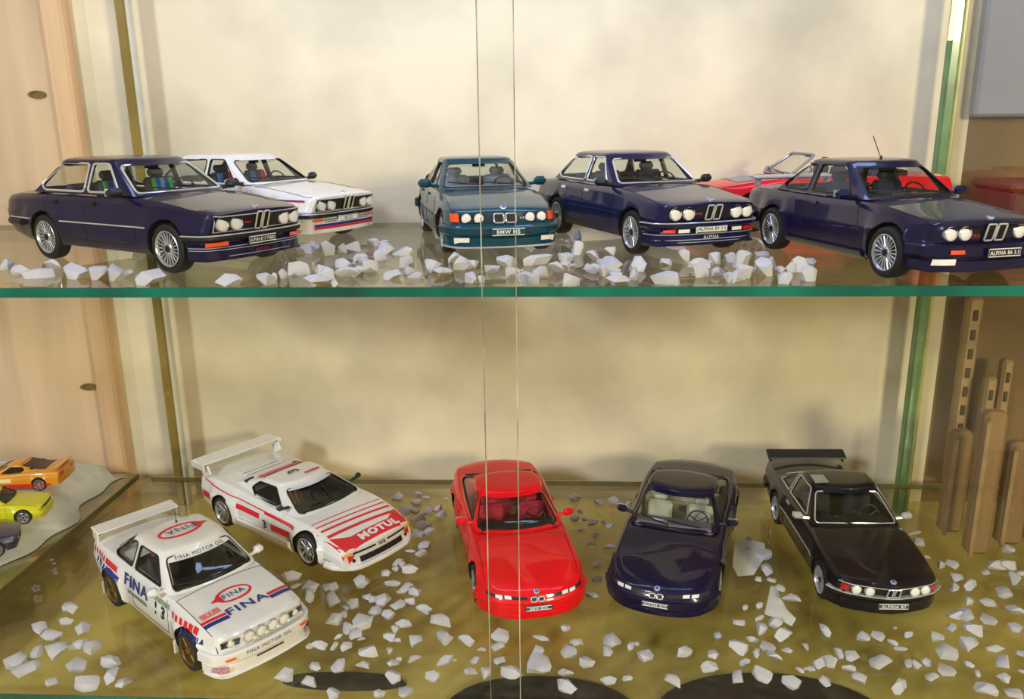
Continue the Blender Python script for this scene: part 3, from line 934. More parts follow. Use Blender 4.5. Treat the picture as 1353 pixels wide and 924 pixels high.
PINLINE = pmat('silver_print', (200, 205, 220), .35, .3)
def face_e12(c, txt, glow=True, turn=True, bump=BLACK, spoil=None, platebg=BLACK, platefg=WHITEP, zg=.635):
    g = c.patch('grille', 'front', [(-.67, zg - .085), (.67, zg - .085), (.67, zg + .085), (-.67, zg + .085)], BLACK, .004, (16, 3), thick=.012)
    q = [(-.68, zg - .095), (.68, zg - .095), (.68, zg + .095), (-.68, zg + .095)]
    c.line('grille_frame', 'front', q, .008, CHROME, off=.012, closed=True)
    for y in (-.58, -.385, .385, .58): c.lamp(y, zg, .083, proud=.03)
    c.kidney(0, zg + .005, .085, .215, .02)
    b = c.belt('front_bumper', .475, .085, .07, bump, .48)
    c.belt('bumper_strip', .50, .016, .078, CHROME, .48, parent=b)
    s_ = c.belt('front_spoiler', .285, .20, .05, spoil or c.paint, .45)
    c.belt('spoiler_lip', .20, .03, .075, spoil or c.paint, .4, parent=s_)
    c.plate(0, .40, .46, .105, txt, platebg, platefg)
    rb = c.belt('rear_bumper', .5, .09, .07, bump, .6, 'rear')
    c.tails(); c.wipers(); c.roundel('top', 0, .12, .042)

# 1 navy saloon, upper shelf
STR4 = [pmat('stripe_green', (70, 200, 100), .7, var=.1), pmat('stripe_blue', (30, 90, 225), .7, var=.1), pmat('stripe_pale', (120, 170, 235), .7, var=.1), pmat('stripe_blue', (30, 90, 225), .7, var=.1), pmat('stripe_green', (70, 200, 100), .7, var=.1)]
c = Car('toy_saloon', e12(trim=CHROME, trimr=.016, stripes=STR4), NAVY, 1.04)
face_e12(c, 'ALPINA B7 S TURBO', bump=BLACK)
for y0, y1 in ((-.74, -.5), (.5, .74)):
    c.patch('turn_signal', 'front', [(y0, .375), (y1, .375), (y1, .425), (y0, .425)], ORANGE, .05, (6, 1), thick=.012)
for z in (.235, .32, .35): c.belt('spoiler_stripe', z, .008, .054, PINLINE, .42)
c.text('ALPINA', 'front', 0, .275, .04, pmat('dark_red_print', (180, 30, 50), .4), .062)
c.patch('badge', 'front', [(-.27, .628), (-.17, .628), (-.17, .645), (-.27, .645)], RSTR, .02, (2, 1))
for sd in ('right', 'left'):
    c.line('side_trim', sd, [(1.2, .56), (3.05, .56)], .012, CHROME, off=.004)
    c.line('belt_trim', sd, [(3.8, .56), (4.4, .56)], .012, CHROME, off=.004)
c.gaps(DOORS4); c.handles((2.25, 3.12), .80, BLACK); c.mirror(1.62, .99, BLACK)
c.place((229.7, 363), (60.5, 342), ZU, -1, 'navy saloon with blue and green striped seats and chrome window trim')
B7 = c

# 2 white saloon behind it
STR3 = [pmat('stripe_light_blue', (60, 120, 210), .7, var=.1), pmat('stripe_dark_blue', (30, 34, 110), .7, var=.1), pmat('stripe_red', (214, 30, 50), .7, var=.1)]
c = Car('toy_saloon', e12(rim='five', stripes=STR3, inter=pmat('black_cloth', (26, 26, 34), .85, var=.15)), WHITE)
face_e12(c, 'M535i', bump=BLACK, platebg=WHITEP, platefg=pmat('grey_print', (150, 150, 165), .5))
c.patch('spoiler_stripe', 'front', [(-.7, .30), (.7, .30), (.7, .34), (-.7, .34)], BSTR, .056, (14, 1))
c.patch('spoiler_stripe', 'front', [(-.7, .26), (.7, .26), (.7, .298), (-.7, .298)], RSTR, .056, (14, 1))
for y0, y1 in ((-.72, -.54), (.54, .72)):
    c.patch('turn_signal', 'front', [(y0, .385), (y1, .385), (y1, .425), (y0, .425)], ORANGE, .05, (6, 1), thick=.012)
for sg in (-1, 1):
    for k in range(5):
        for z in (.36, .40):
            c.patch('air_slot', 'front', [(sg * (.27 + k * .05), z), (sg * (.30 + k * .05), z), (sg * (.30 + k * .05), z + .018), (sg * (.27 + k * .05), z + .018)], BLACK, .056, (1, 1))
for sd in ('right', 'left'):
    c.patch('side_stripe', sd, [(.25, .70), (4.3, .75), (4.3, .772), (.25, .716)], BSTR, .004, (40, 1))
    c.patch('side_stripe', sd, [(.25, .684), (4.3, .728), (4.3, .75), (.25, .70)], RSTR, .004, (40, 1))
c.gaps(DOORS4); c.handles((2.25, 3.12), .80, BLACK); c.mirror(1.62, .99, BLACK)
c.place(None, None, ZU, -1, 'white saloon with blue and red stripes behind the navy saloon', xy=(-.300, .815), heading=math.radians(-27))
M535 = c

# 3 teal saloon in the middle, nose to the viewer
L = 4.72
P = sedan(L, .83, 2.761, rim='turb', R=.32, flare=.02,
    wid=[(0, .70), (.08, .775), (.3, .83), (1.0, .868), (3.4, .87), (4.3, .83), (L, .76)],
    top=[(0, .66), (.06, .72), (.3, .775), (1.4, .925), (1.9, .94), (3.6, .95), (4.2, .95), (L - .1, .93), (L, .88)],
    sh=[(0, .63), (.08, .69), (.3, .735), (1.4, .87), (2, .885), (3.6, .90), (L, .85)],
    bot=[(0, .22), (.5, .19), (1, .18), (L - 1, .19), (L, .28)], crease=.58,
    nose=[(.16, .06), (.3, .0), (.45, -.02), (.55, .05), (.7, .09)], bowf=.18,
    inter=BLUEGREY, dashm=pmat('pale_dash', (170, 166, 178), .7, var=.06),
    gh=dict(x0=1.36, x1=2.08, x2=3.2, x3=4.0, zb=.91, zr=1.325, wb=.79, wr=.595, crown=.06, bf=.16, br=.12,
            win=[[(1.90, .95), (2.52, .95), (2.52, 1.30), (2.28, 1.30), (2.1, 1.16)], [(2.6, .95), (3.5, .95), (3.66, 1.03), (3.2, 1.295), (2.6, 1.30)]]))
P['plx'] = .10
c = Car('toy_saloon', P, TEAL, .965)
c.patch('grille', 'front', [(-.60, .52), (.60, .52), (.60, .655), (-.60, .655)], pmat('dark_teal', (10, 46, 56), .4, var=.1), .004, (16, 3), thick=.01)
for y in (-.56, -.38, .38, .56): c.lamp(y, .59, .078, proud=.04, bez=BLACK)
for sg in (-1, 1):
    c.patch('turn_signal', 'front', [(sg * .655, .53), (sg * .755, .53), (sg * .755, .645), (sg * .655, .645)], ORANGE, .008, (4, 2), thick=.02)
c.kidney(0, .59, .15, .125, .03)
b = c.belt('front_bumper', .42, .13, .07, TEAL, .48); c.belt('bumper_strip', .455, .035, .082, pmat('slate_rubber', (44, 62, 80), .5), .48, parent=b)
s_ = c.belt('front_spoiler', .25, .14, .055, TEAL, .46); c.belt('spoiler_lip', .175, .03, .08, pmat('silver_lip', (190, 198, 210), .35, .4), .5, parent=s_)
for sg in (-1, 1):
    c.patch('fog_light', 'front', [(sg * .52, .27), (sg * .70, .27), (sg * .70, .335), (sg * .52, .335)], LENS, .058, (4, 1), thick=.012)
    c.patch('air_intake', 'front', [(sg * .28, .19), (sg * .64, .19), (sg * .64, .225), (sg * .28, .225)], BLACK, .066, (6, 1), thick=.01)
c.plate(.02, .405, .50, .115, 'BMW M5', TEAL, WHITEP)
c.text('M5', 'front', .26, .57, .04, CHROME, .022)
c.roundel('top', 0, .16, .05); c.wipers(); c.tails(); c.belt('rear_bumper', .5, .16, .07, TEAL, .6, 'rear')
c.gaps([[(2.56, .88), (2.56, .3), (1.55, .3), (1.5, .5), (1.55, .86)], [(2.56, .3), (3.05, .32), (3.3, .6), (3.6, .75), (3.6, .88)]])
c.handles((2.3, 3.2), .78, TEAL); c.mirror(1.78, 1.0, TEAL, size=(.13, .22, .14))
for sd in ('right', 'left'): c.line('side_trim', sd, [(1.25, .52), (3.15, .52)], .014, pmat('slate_rubber', (44, 62, 80), .5), off=.002)
c.place((583, 333), (559.5, 307), ZU, -1, 'teal saloon seen nose-on with pale blue seats')
M5 = c

# 4 deep blue saloon with a dark red badge
L = 4.62
P = e12(trim=CHROME, trimr=.015, inter=NAVYCLOTH)
c = Car('toy_saloon', P, NAVY2)
zg = .635
c.patch('grille', 'front', [(-.66, zg - .085), (.66, zg - .085), (.66, zg + .085), (-.66, zg + .085)], pmat('blue_black', (12, 16, 48), .35, var=.1), .004, (16, 3), thick=.01)
for y in (-.57, -.38, .38, .57): c.lamp(y, zg, .083, proud=.03)
c.kidney(0, zg + .005, .10, .20, .02)
b = c.belt('front_bumper', .475, .09, .075, NAVY2, .48); c.belt('bumper_strip', .505, .016, .083, CHROME, .48, parent=b)
s_ = c.belt('front_spoiler', .285, .19, .05, NAVY2, .5); c.belt('spoiler_lip', .20, .03, .085, NAVY2, .45, parent=s_)
for z in (.235, .27, .345): c.belt('spoiler_stripe', z, .010, .054, pmat('silver_print', (200, 205, 220), .35, .3), .45, parent=s_)
c.text('ALPINA', 'front', 0, .305, .045, WHITEP, .062)
c.plate(0, .415, .50, .115, 'ALPINA B9 3.5', WHITEP, pmat('dark_print', (28, 34, 56), .5))
for sg, m in ((-1, REDL), (1, REDL)):
    c.patch('turn_signal', 'front', [(sg * .54, .375), (sg * .72, .375), (sg * .72, .425), (sg * .54, .425)], m, .05, (5, 1), thick=.012)
    c.patch('fog_light', 'front', [(sg * .34, .375), (sg * .50, .375), (sg * .50, .425), (sg * .34, .425)], LENS, .05, (4, 1), thick=.012)
c.patch('badge', 'front', [(-.30, .628), (-.17, .628), (-.17, .642), (-.30, .642)], RSTR, .02, (2, 1))
c.roundel('top', 0, .10, .045); c.wipers(); c.tails(); c.belt('rear_bumper', .5, .09, .07, BLACK, .6, 'rear')
for sd in ('right', 'left'): c.line('side_trim', sd, [(1.2, .56), (3.05, .56)], .010, NAVY2, off=.004)
c.gaps(DOORS4); c.handles((2.25, 3.12), .80, CHROME); c.mirror(1.62, .99, BLACK)
c.place((832, 336), (735, 308.6), ZU, -1, 'deep blue saloon with a white plate and chrome framed windows')
E28 = c

# 5 dark blue two-door with big arches
def e30(**k):
    L = 4.35
    P = sedan(L, .78, 2.565, R=.315, tw=.22, trf=.745, trr=.75, flare=.055, flw=.14, rim='alp',
        wid=[(0, .70), (.1, .755), (.35, .79), (1.2, .815), (3.2, .815), (4.1, .78), (L, .73)],
        top=[(0, .74), (.08, .775), (.5, .83), (1.3, .915), (1.7, .925), (3.4, .935), (4.0, .935), (L, .90)],
        sh=[(0, .705), (.1, .735), (.5, .785), (1.3, .865), (1.8, .875), (3.4, .885), (L, .85)],
        bot=[(0, .19), (.4, .17), (.9, .17), (L - 1, .18), (L, .26)], crease=.6,
        nose=[(.16, .02), (.30, -.02), (.46, -.02), (.53, .06), (.62, .05), (.73, 0), (.78, .01)],
        gh=dict(x0=1.28, x1=1.86, x2=2.98, x3=3.60, zb=.90, zr=1.315, wb=.745, wr=.575, crown=.06, bf=.14, br=.1,
                win=[[(1.70, .94), (2.56, .94), (2.56, 1.295), (2.02, 1.295)], [(2.66, .94), (3.22, .94), (3.30, .98), (2.97, 1.29), (2.66, 1.295)]]))
    P.update(k); return P
DOORS2 = [[(2.61, .86), (2.61, .3), (1.45, .3), (1.38, .5), (1.45, .84)]]
c = Car('toy_coupe', e30(inter=NAVYCLOTH), VIOLET, .975)
zg = .615
c.patch('grille', 'front', [(-.62, zg - .075), (.62, zg - .075), (.62, zg + .075), (-.62, zg + .075)], pmat('violet_black', (20, 14, 34), .35, var=.1), .004, (16, 3), thick=.01)
for y in (-.55, -.375, .375, .55): c.lamp(y, zg, .078, proud=.03)
c.kidney(0, zg + .005, .115, .19, .02)
c.text('M3', 'front', -.23, zg - .03, .045, RSTR, .024)
b = c.belt('front_bumper', .42, .15, .07, VIOLET, .42)
s_ = c.belt('front_spoiler', .25, .14, .055, VIOLET, .4); c.belt('spoiler_lip', .18, .025, .085, VIOLET, .36, parent=s_)
for sg in (-1, 1):
    c.patch('turn_signal', 'front', [(sg * .44, .385), (sg * .60, .385), (sg * .60, .43), (sg * .44, .43)], ORANGE, .076, (4, 1), thick=.01)
    c.patch('fog_light', 'front', [(sg * .53, .275), (sg * .71, .275), (sg * .71, .345), (sg * .53, .345)], LENS, .064, (4, 1), thick=.012)
c.P['plx'] = .09
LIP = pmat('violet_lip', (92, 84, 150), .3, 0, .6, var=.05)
c.belt('lip_line', .215, .012, .062, LIP, .36, parent=s_)  # lighter violet line along the spoiler lip
for sd in ('right', 'left'): c.patch('side_skirt', sd, [(1.25, .18), (2.95, .18), (2.95, .27), (1.25, .27)], VIOLET, .006, (8, 2), thick=.03)
c.plate(.05, .40, .46, .11, 'ALPINA B6 3.5', BLACK, WHITEP)
c.roundel('top', 0, .10, .042); c.wipers(); c.tails()
c.belt('rear_bumper', .45, .16, .07, VIOLET, .5, 'rear')
c.gaps(DOORS2); c.handles((2.32,), .77, VIOLET); c.mirror(1.60, .965, NAVY2, size=(.13, .2, .12))
c.antenna(0, 2.1, .30, .7)
def rear_wing(c, xn, z, w, chord, mat, posts=.55, name='rear_spoiler', zb=None, thick=.035, tilt=.1):
    M = Matrix.Rotation(tilt, 3, 'Y')
    o = c.part(name, MB().cbox((c.X(xn), 0, z), (chord, 2 * w, thick), thick * .45, M), mat)
    for sg in (-1, 1):
        zz = zb or .9
        m = MB().cbox((c.X(xn), sg * (posts if posts < w else w), (z + zz) / 2), (chord * .6, .03, z - zz + .03), .01)
        c.part('wing_post', m, mat, o)
    return o
rear_wing(c, 4.18, 1.03, .70, .26, pmat('pale_wing', (170, 174, 190), .3, .1, 1.0, var=.04), .62)
c.place((1162, 367), (1017, 330), ZU, -1, 'dark violet blue two-door coupe with a roof antenna and wide arches')
E30 = c

# 6 red coupe behind the dark ones, facing the other way
PO = e30(rim='five', open=True, trim=pmat('grey_mirror', (150, 152, 160), .3, .2), trimr=.026, tub=3.0)
c = Car('toy_roadster', PO, RED)
c.patch('grille', 'front', [(-.62, .54), (.62, .54), (.62, .69), (-.62, .69)], BLACK, .004, (16, 3), thick=.01)
for y in (-.55, -.375, .375, .55): c.lamp(y, .615, .078, proud=.03)
c.kidney(0, .62, .115, .19, .02)
c.belt('front_bumper', .42, .15, .07, RED, .42); c.belt('front_spoiler', .25, .14, .055, BLACK, .4)
c.patch('bonnet_panel', 'top', [(-.5, .55), (.5, .55), (.5, 1.0), (-.5, 1.0)], pmat('grey_panel', (150, 150, 156), .4, var=.06), .006, (6, 4))
c.wipers(); c.tails(); c.gaps(DOORS2); c.handles((2.32,), .77, BLACK); c.mirror(1.60, .965, pmat('grey_mirror', (150, 152, 160), .3, .2), size=(.13, .2, .12))
c.patch('folded_roof', 'top', [(-.6, 3.1), (.6, 3.1), (.55, 3.55), (-.55, 3.55)], pmat('black_canvas', (30, 28, 34), .9, var=.15, scale=90), .0, (8, 5), thick=.07)
c.place(None, None, ZU, 1, 'bright red open roadster half hidden behind the dark blue cars', xy=(.262, .862), heading=math.radians(186))

# ---------------- lower shelf
# 7 white rally car
c = Car('rally_car', e30(rim='bbs', trim=BLACK, inter=pmat('race_black', (24, 24, 30), .8, var=.15), trimr=.014, bench=False, headm=pmat('race_red', (190, 30, 40), .7, var=.1)), WHITE, .95)
zg = .60
for sg in (-1, 1):
    c.patch('headlight', 'front', [(sg * .36, zg - .055), (sg * .66, zg - .045), (sg * .66, zg + .055), (sg * .40, zg + .05)], pmat('dark_lamp_glass', (10, 48, 60), .1, 0, 1.0, var=.2), .006, (6, 2), thick=.012)
    c.lamp(sg * .53, zg, .05, 'headlight_bulb', proud=.03)
    c.patch('turn_signal', 'front', [(sg * .52, .40), (sg * .66, .40), (sg * .66, .43), (sg * .52, .43)], ORANGE, .075, (4, 1), thick=.008)
b = c.belt('front_bumper', .42, .16, .07, WHITE, .42)
s_ = c.belt('front_spoiler', .24, .17, .055, WHITE, .4); c.belt('spoiler_lip', .155, .025, .10, WHITE, .36, parent=s_)
pod = c.patch('lamp_pod', 'front', [(-.40, .55), (.40, .55), (.37, .70), (-.37, .70)], WHITE, .004, (10, 3), thick=.05)
for y in (-.285, -.095, .095, .285): c.lamp(y, .645, .082, 'spot_lamp', proud=.085, bez=SILVER)
c.text('FINA MOTOR OIL', 'front', 0, .425, .05, pmat('blue_print', (24, 50, 130), .4), .078, width=.72)
for sg in (-1, 1): c.patch('sponsor_patch', 'front', [(sg * .62, .24), (sg * .74, .24), (sg * .74, .33), (sg * .62, .33)], pmat('pink_sticker', (210, 150, 170), .5, var=.3, scale=900), .064, (2, 2))
c.patch('air_intake', 'front', [(-.22, .30), (.22, .30), (.22, .325), (-.22, .325)], BLACK, .062, (6, 1))
BP = pmat('blue_print', (24, 50, 130), .4)
def oval(c, face, u, v, a, b_, r, mat, what='b', tip=None, off=.004):
    pts = []
    for k in range(28):
        t = 2 * PI * k / 28
        uu, vv = a * math.cos(t), b_ * math.sin(t)
        pts.append((u + uu, v + vv))
    c.line('oval_emblem', face, pts, r, mat, what, .3, off, closed=True, flat=.35)
    if tip: c.patch('emblem_tip', face, [(u + tip * a * .72, v - b_ * .52), (u + tip * a * 1.35, v - b_ * .05), (u + tip * a * 1.35, v + b_ * .05), (u + tip * a * .72, v + b_ * .52)], mat, off + .004, (3, 3), what)
oval(c, 'top', -.02, .83, .27, .15, .022, RSTR, tip=-1); c.text('FINA', 'top', -.02, .83, .11, BP, .012, bold=.0, width=.36)
c.text('FINA', 'top', 0, .48, .16, BP, .012, bold=.015, width=.66)
oval(c, 'top', .0, 2.42, .34, .19, .026, RSTR, 'g', tip=1); c.text('FINA', 'top', .0, 2.42, .16, BP, .024, 'g', flip=True, bold=.0, width=.48)
c.text('13', 'top', -.51, .64, .07, WHITEP, .016)
c.patch('rally_plate', 'top', [(-.66, .58), (-.36, .58), (-.36, .70), (-.66, .70)], pmat('pink_plate', (236, 130, 130), .5, var=.15, scale=600), .006, (3, 2))
# bonnet stripes running to the corners
for sg in (-1, 1):
    c.patch('bonnet_stripe', 'top', [(sg * .34, .52), (sg * .70, .56), (sg * .70, .50), (sg * .34, .46)], RSTR, .006, (6, 1))
    c.patch('bonnet_stripe', 'top', [(sg * .34, .44), (sg * .70, .48), (sg * .70, .40), (sg * .34, .36)], BSTR, .006, (6, 1))
for sd in ('right', 'left'):
    for k in range(6):
        x0 = .52 + k * .135; wv = .11 - k * .010
        c.patch('flank_bar', sd, [(x0, .66), (x0 + wv, .67), (x0 + wv, .76), (x0, .75)], RSTR, .006, (2, 2))
    for k in range(5):
        x0 = .40 + k * .12; c.patch('flank_bar', sd, [(x0, .555), (x0 + .10 - k * .012, .565), (x0 + .10 - k * .012, .645), (x0, .635)], BSTR, .006, (2, 2))
    c.patch('rear_stripe', sd, [(3.1, .70), (3.55, .71), (3.55, .80), (3.1, .79)], RSTR, .006, (5, 2))
    for k in range(5): c.patch('flank_bar', sd, [(3.60 + k * .12, .715), (3.66 + k * .12, .715), (3.66 + k * .12, .80), (3.60 + k * .12, .80)], RSTR, .006, (1, 2))
    c.patch('rear_stripe', sd, [(3.0, .58), (3.5, .60), (3.5, .68), (3.0, .66)], BSTR, .006, (5, 2))
    for k in range(4): c.patch('flank_bar', sd, [(3.56 + k * .12, .605), (3.62 + k * .12, .605), (3.62 + k * .12, .685), (3.56 + k * .12, .685)], BSTR, .006, (1, 2))
    c.text('FINA', sd, 2.45, .70, .20, BP, .010, bold=.02, width=.80)
    c.text('1 3', sd, 1.65, .60, .20, pmat('black_print', (24, 30, 40), .5), .008, bold=.04, width=.32)
    c.patch('door_sticker', sd, [(1.35, .72), (1.85, .72), (1.85, .80), (1.35, .80)], pmat('green_sticker', (150, 168, 150), .5, var=.35, scale=900), .006, (4, 1))
    c.patch('door_sticker', sd, [(2.1, .48), (2.75, .48), (2.75, .55), (2.1, .55)], pmat('grey_green_sticker', (120, 140, 120), .5, var=.4, scale=900), .006, (4, 1))
c.patch('windscreen_banner', 'front', [(-.54, 1.215), (.54, 1.215), (.52, 1.275), (-.52, 1.275)], WHITEP, .004, (12, 2), 'g')
c.text('FINA MOTOR OIL', 'front', 0, 1.245, .042, BP, .01, 'g', width=.80)
for sg in (-1, 1): c.patch('windscreen_edge', 'front', [(sg * .60, 1.0), (sg * .635, 1.0), (sg * .55, 1.22), (sg * .51, 1.22)], WHITEP, .004, (2, 4), 'g')
c.wipers(); c.tails(); c.gaps(DOORS2); c.mirror(1.60, .965, WHITE, size=(.14, .17, .13))
rear_wing(c, 4.12, 1.06, .72, .30, WHITE, .70, tilt=.14)
c.antenna(.1, 2.75, .20, .1)
for a_ in (c.P['af'] + .46, c.P['ar'] + .42):
    for sg in (-1, 1):
        c.part('mud_flap', MB().cbox((c.X(a_), sg * .74, .17), (.02, .2, .22), .006), WHITE)
c.place((252, 888), (149, 800), ZL, -1, 'white rally car with red ovals and blue lettering on roof and bonnet')
FINA = c

# 8 white and red wedge racing car
L = 4.40
P = dict(L=L, af=.95, ar=3.51, R=.31, tw=.30, trf=.80, trr=.82, rim='race', flare=.075, flw=.16, trim=BLACK, gap=.035, wz=.31,
    wid=[(0, .80), (.08, .85), (.4, .885), (1.5, .90), (3.5, .92), (L, .86)],
    top=[(0, .50), (.05, .53), (.5, .64), (1.1, .76), (1.4, .79), (2.6, .88), (3.4, .93), (4.2, .93), (L, .90)],
    sh=[(0, .47), (.06, .50), (.5, .61), (1.0, .72), (1.5, .74), (2.6, .82), (3.4, .87), (L, .84)],
    bot=[(0, .13), (.5, .12), (1, .12), (L - .8, .13), (L, .24)], crease=.62,
    nose=[(.1, -.04), (.2, -.05), (.32, .0), (.46, 0), (.52, .04)], bowf=.14, bowr=.06, tail=[(0, .1), (.4, .02), (.7, 0), (.95, .02)],
    inter=pmat('race_black', (24, 24, 30), .8, var=.15), bench=False, seatz=.86, tub=2.75, visor=False,
    gh=dict(x0=1.18, x1=1.98, x2=2.72, x3=3.95, zb=.76, zr=1.085, wb=.80, wr=.56, crown=.05, bf=.16, br=.05, rearwin=False, pil=.07,
            win=[[(1.80, .80), (2.62, .82), (2.84, .93), (2.70, 1.05), (2.2, 1.06)], [(3.02, .95), (3.50, .94), (3.12, 1.02)]]))
c = Car('race_car', P, WHITE, .96, glassm=DARKGLASS)
# red nose and white lettering
c.patch('nose_panel', 'top', [(-.80, .30), (.80, .30), (.72, .05), (-.72, .05)], RSTR, .005, (16, 5))
c.patch('nose_panel', 'top', [(-.83, .52), (-.45, .30), (-.45, .10), (-.80, .10)], RSTR, .006, (5, 5))
c.patch('nose_panel', 'top', [(.45, .30), (.83, .52), (.80, .10), (.45, .10)], RSTR, .006, (5, 5))
c.text('MOTUL', 'top', .12, .185, .16, WHITEP, .014, bold=.06, width=.92)
for x0, wv in ((.40, .07), (.56, .05), (.68, .03), (.80, .02)):
    c.patch('bonnet_stripe', 'top', [(-.84, x0 + .18), (.84, x0 + .05), (.84, x0 + .05 - wv), (-.84, x0 + .18 - wv)], RSTR, .005, (18, 1))
c.patch('grille_slot', 'front', [(-.5, .215), (.5, .215), (.5, .31), (-.5, .31)], BLACK, .006, (10, 2), thick=.006)
c.kidney(0, .40, .06, .05, .012, tube=.008)
for sg in (-1, 1):
    c.patch('grille_bar', 'front', [(sg * .14, .385), (sg * .62, .385), (sg * .62, .42), (sg * .14, .42)], pmat('dark_green_lens', (10, 52, 48), .2), .006, (6, 1), thick=.006)
    c.patch('turn_signal', 'front', [(sg * .64, .385), (sg * .78, .385), (sg * .78, .425), (sg * .64, .425)], pmat('amber', (250, 190, 30), .2), .006, (3, 1), thick=.008)
    c.lamp(sg * .62, .27, .03, 'tow_hole', lens=BLACK, bez=BLACK, proud=.004)
c.belt('front_spoiler', .155, .09, .09, WHITE, .5)
for sd in ('right', 'left'):
    c.patch('side_skirt', sd, [(1.42, .14), (3.05, .14), (3.05, .32), (1.42, .32)], WHITE, .01, (8, 2), thick=.06)
    c.patch('sill_stripe', sd, [(1.45, .36), (2.0, .36), (2.0, .50), (1.45, .50)], RSTR, .008, (5, 2))
    c.patch('sill_stripe', sd, [(2.35, .50), (3.05, .52), (3.05, .62), (2.35, .60)], RSTR, .008, (5, 2))
    c.patch('sill_stripe', sd, [(1.30, .62), (4.2, .78), (4.2, .80), (1.30, .645)], RSTR, .008, (30, 1))
    c.patch('sill_stripe', sd, [(1.30, .58), (2.2, .63), (2.2, .67), (1.30, .61)], RSTR, .008, (10, 1))
    c.patch('sill_stripe', sd, [(3.9, .40), (4.3, .42), (4.3, .55), (3.9, .55)], RSTR, .008, (4, 2))
    c.text('3', sd, 2.18, .44, .17, pmat('black_print', (24, 30, 40), .5), .012, bold=.04)
    c.text('BMW', sd, .45, .26, .05, pmat('grey_print', (150, 150, 165), .5), .012)
c.text('3', 'top', -.05, 2.38, .24, pmat('black_print', (24, 30, 40), .5), .026, 'g', bold=.02, rot=PI / 2)
c.patch('roof_stripe', 'top', [(-.46, 2.66), (.46, 2.66), (.46, 2.98), (-.46, 2.98)], RSTR, .014, (10, 5), 'g')
c.patch('roof_stripe', 'top', [(.05, 2.12), (.40, 2.12), (.40, 2.18), (.05, 2.18)], RSTR, .02, (5, 1), 'g')
c.patch('windscreen_banner', 'front', [(-.50, 1.02), (.50, 1.02), (.49, 1.05), (-.49, 1.05)], pmat('pale_banner', (206, 214, 232), .5, var=.1), .005, (10, 1), 'g')
for k in range(4):
    x = 3.1 + k * .16
    a, _ = c.skin('top', 0, x, 0, 'bg')
    c.part('engine_louvre', MB().cbox((c.X(x), 0, a.z + .012), (.11, .9, .02), .006, Matrix.Rotation(-.12, 3, 'Y')), WHITE)
o = c.part('rear_wing', MB().cbox((c.X(4.30), 0, 1.13), (.34, 1.84, .045), .018, Matrix.Rotation(.16, 3, 'Y')), WHITE)
for sg in (-1, 1):
    c.part('wing_end_plate', MB().cbox((c.X(4.28), sg * .92, 1.08), (.46, .03, .14), .012), WHITE, o)
    c.part('wing_post', MB().cbox((c.X(4.12), sg * .84, .96), (.28, .04, .2), .012, Matrix.Rotation(-.5, 3, 'Y')), WHITE, o)
c.mirror(1.62, .93, pmat('green_black', (12, 44, 34), .3), size=(.1, .13, .1), sides=(1, -1))
for y0, mt in ((.0, pmat('belt_orange', (232, 120, 40), .6)), (.09, pmat('belt_yellow', (226, 170, 70), .6)), (.17, REDL)):
    pa = Vector((c.X(1.95), y0 - .36, .72)); pb = Vector((c.X(2.12), y0 - .36, .98))
    c.part('seat_belt', MB().cbox((pa + pb) / 2, (.02, .05, .36), .004, Matrix.Rotation(-.5, 3, 'Y')), mt)
c.tails(z=.70)
c.line('windscreen_wiper', 'front', [(.05, .80), (.1, .98)], .012, BLACK, 'g', off=.015)
c.place((405.6, 749), (296, 695.6), ZL, -1, 'white and red wedge shaped racing car with a tall rear wing')
M1 = c

# 9 red grand tourer
def e31(**k):
    L = 4.78
    P = sedan(L, .93, 2.684, R=.325, tw=.24, trf=.775, trr=.78, flare=.03, rim='turb',
        wid=[(0, .64), (.08, .76), (.3, .85), (.9, .905), (2.2, .90), (3.6, .92), (4.4, .86), (L, .76)],
        top=[(0, .55), (.06, .60), (.35, .68), (1.0, .80), (1.5, .875), (2.4, .91), (3.8, .955), (4.4, .955), (L - .08, .92), (L, .86)],
        sh=[(0, .52), (.08, .57), (.35, .645), (1.0, .765), (1.5, .82), (2.4, .85), (3.8, .90), (4.4, .90), (L, .83)],
        bot=[(0, .21), (.5, .17), (1, .16), (L - 1, .17), (L, .28)], crease=.6,
        nose=[(.15, .05), (.28, -.01), (.40, -.02), (.5, .03), (.6, .08)], bowf=.30, bowr=.14, trim=BLACK, trimr=.009,
        seatx=2.30, seatz=.96,
        gh=dict(x0=1.48, x1=2.26, x2=3.22, x3=4.22, zb=.885, zr=1.27, wb=.80, wr=.61, crown=.05, bf=.2, br=.16, rad=.07, pil=.075, pilr=.09, tp=.05,
                win=[[(1.98, .925), (3.66, .955), (3.76, .99), (3.18, 1.235), (2.40, 1.24)]]))
    P.update(k); return P
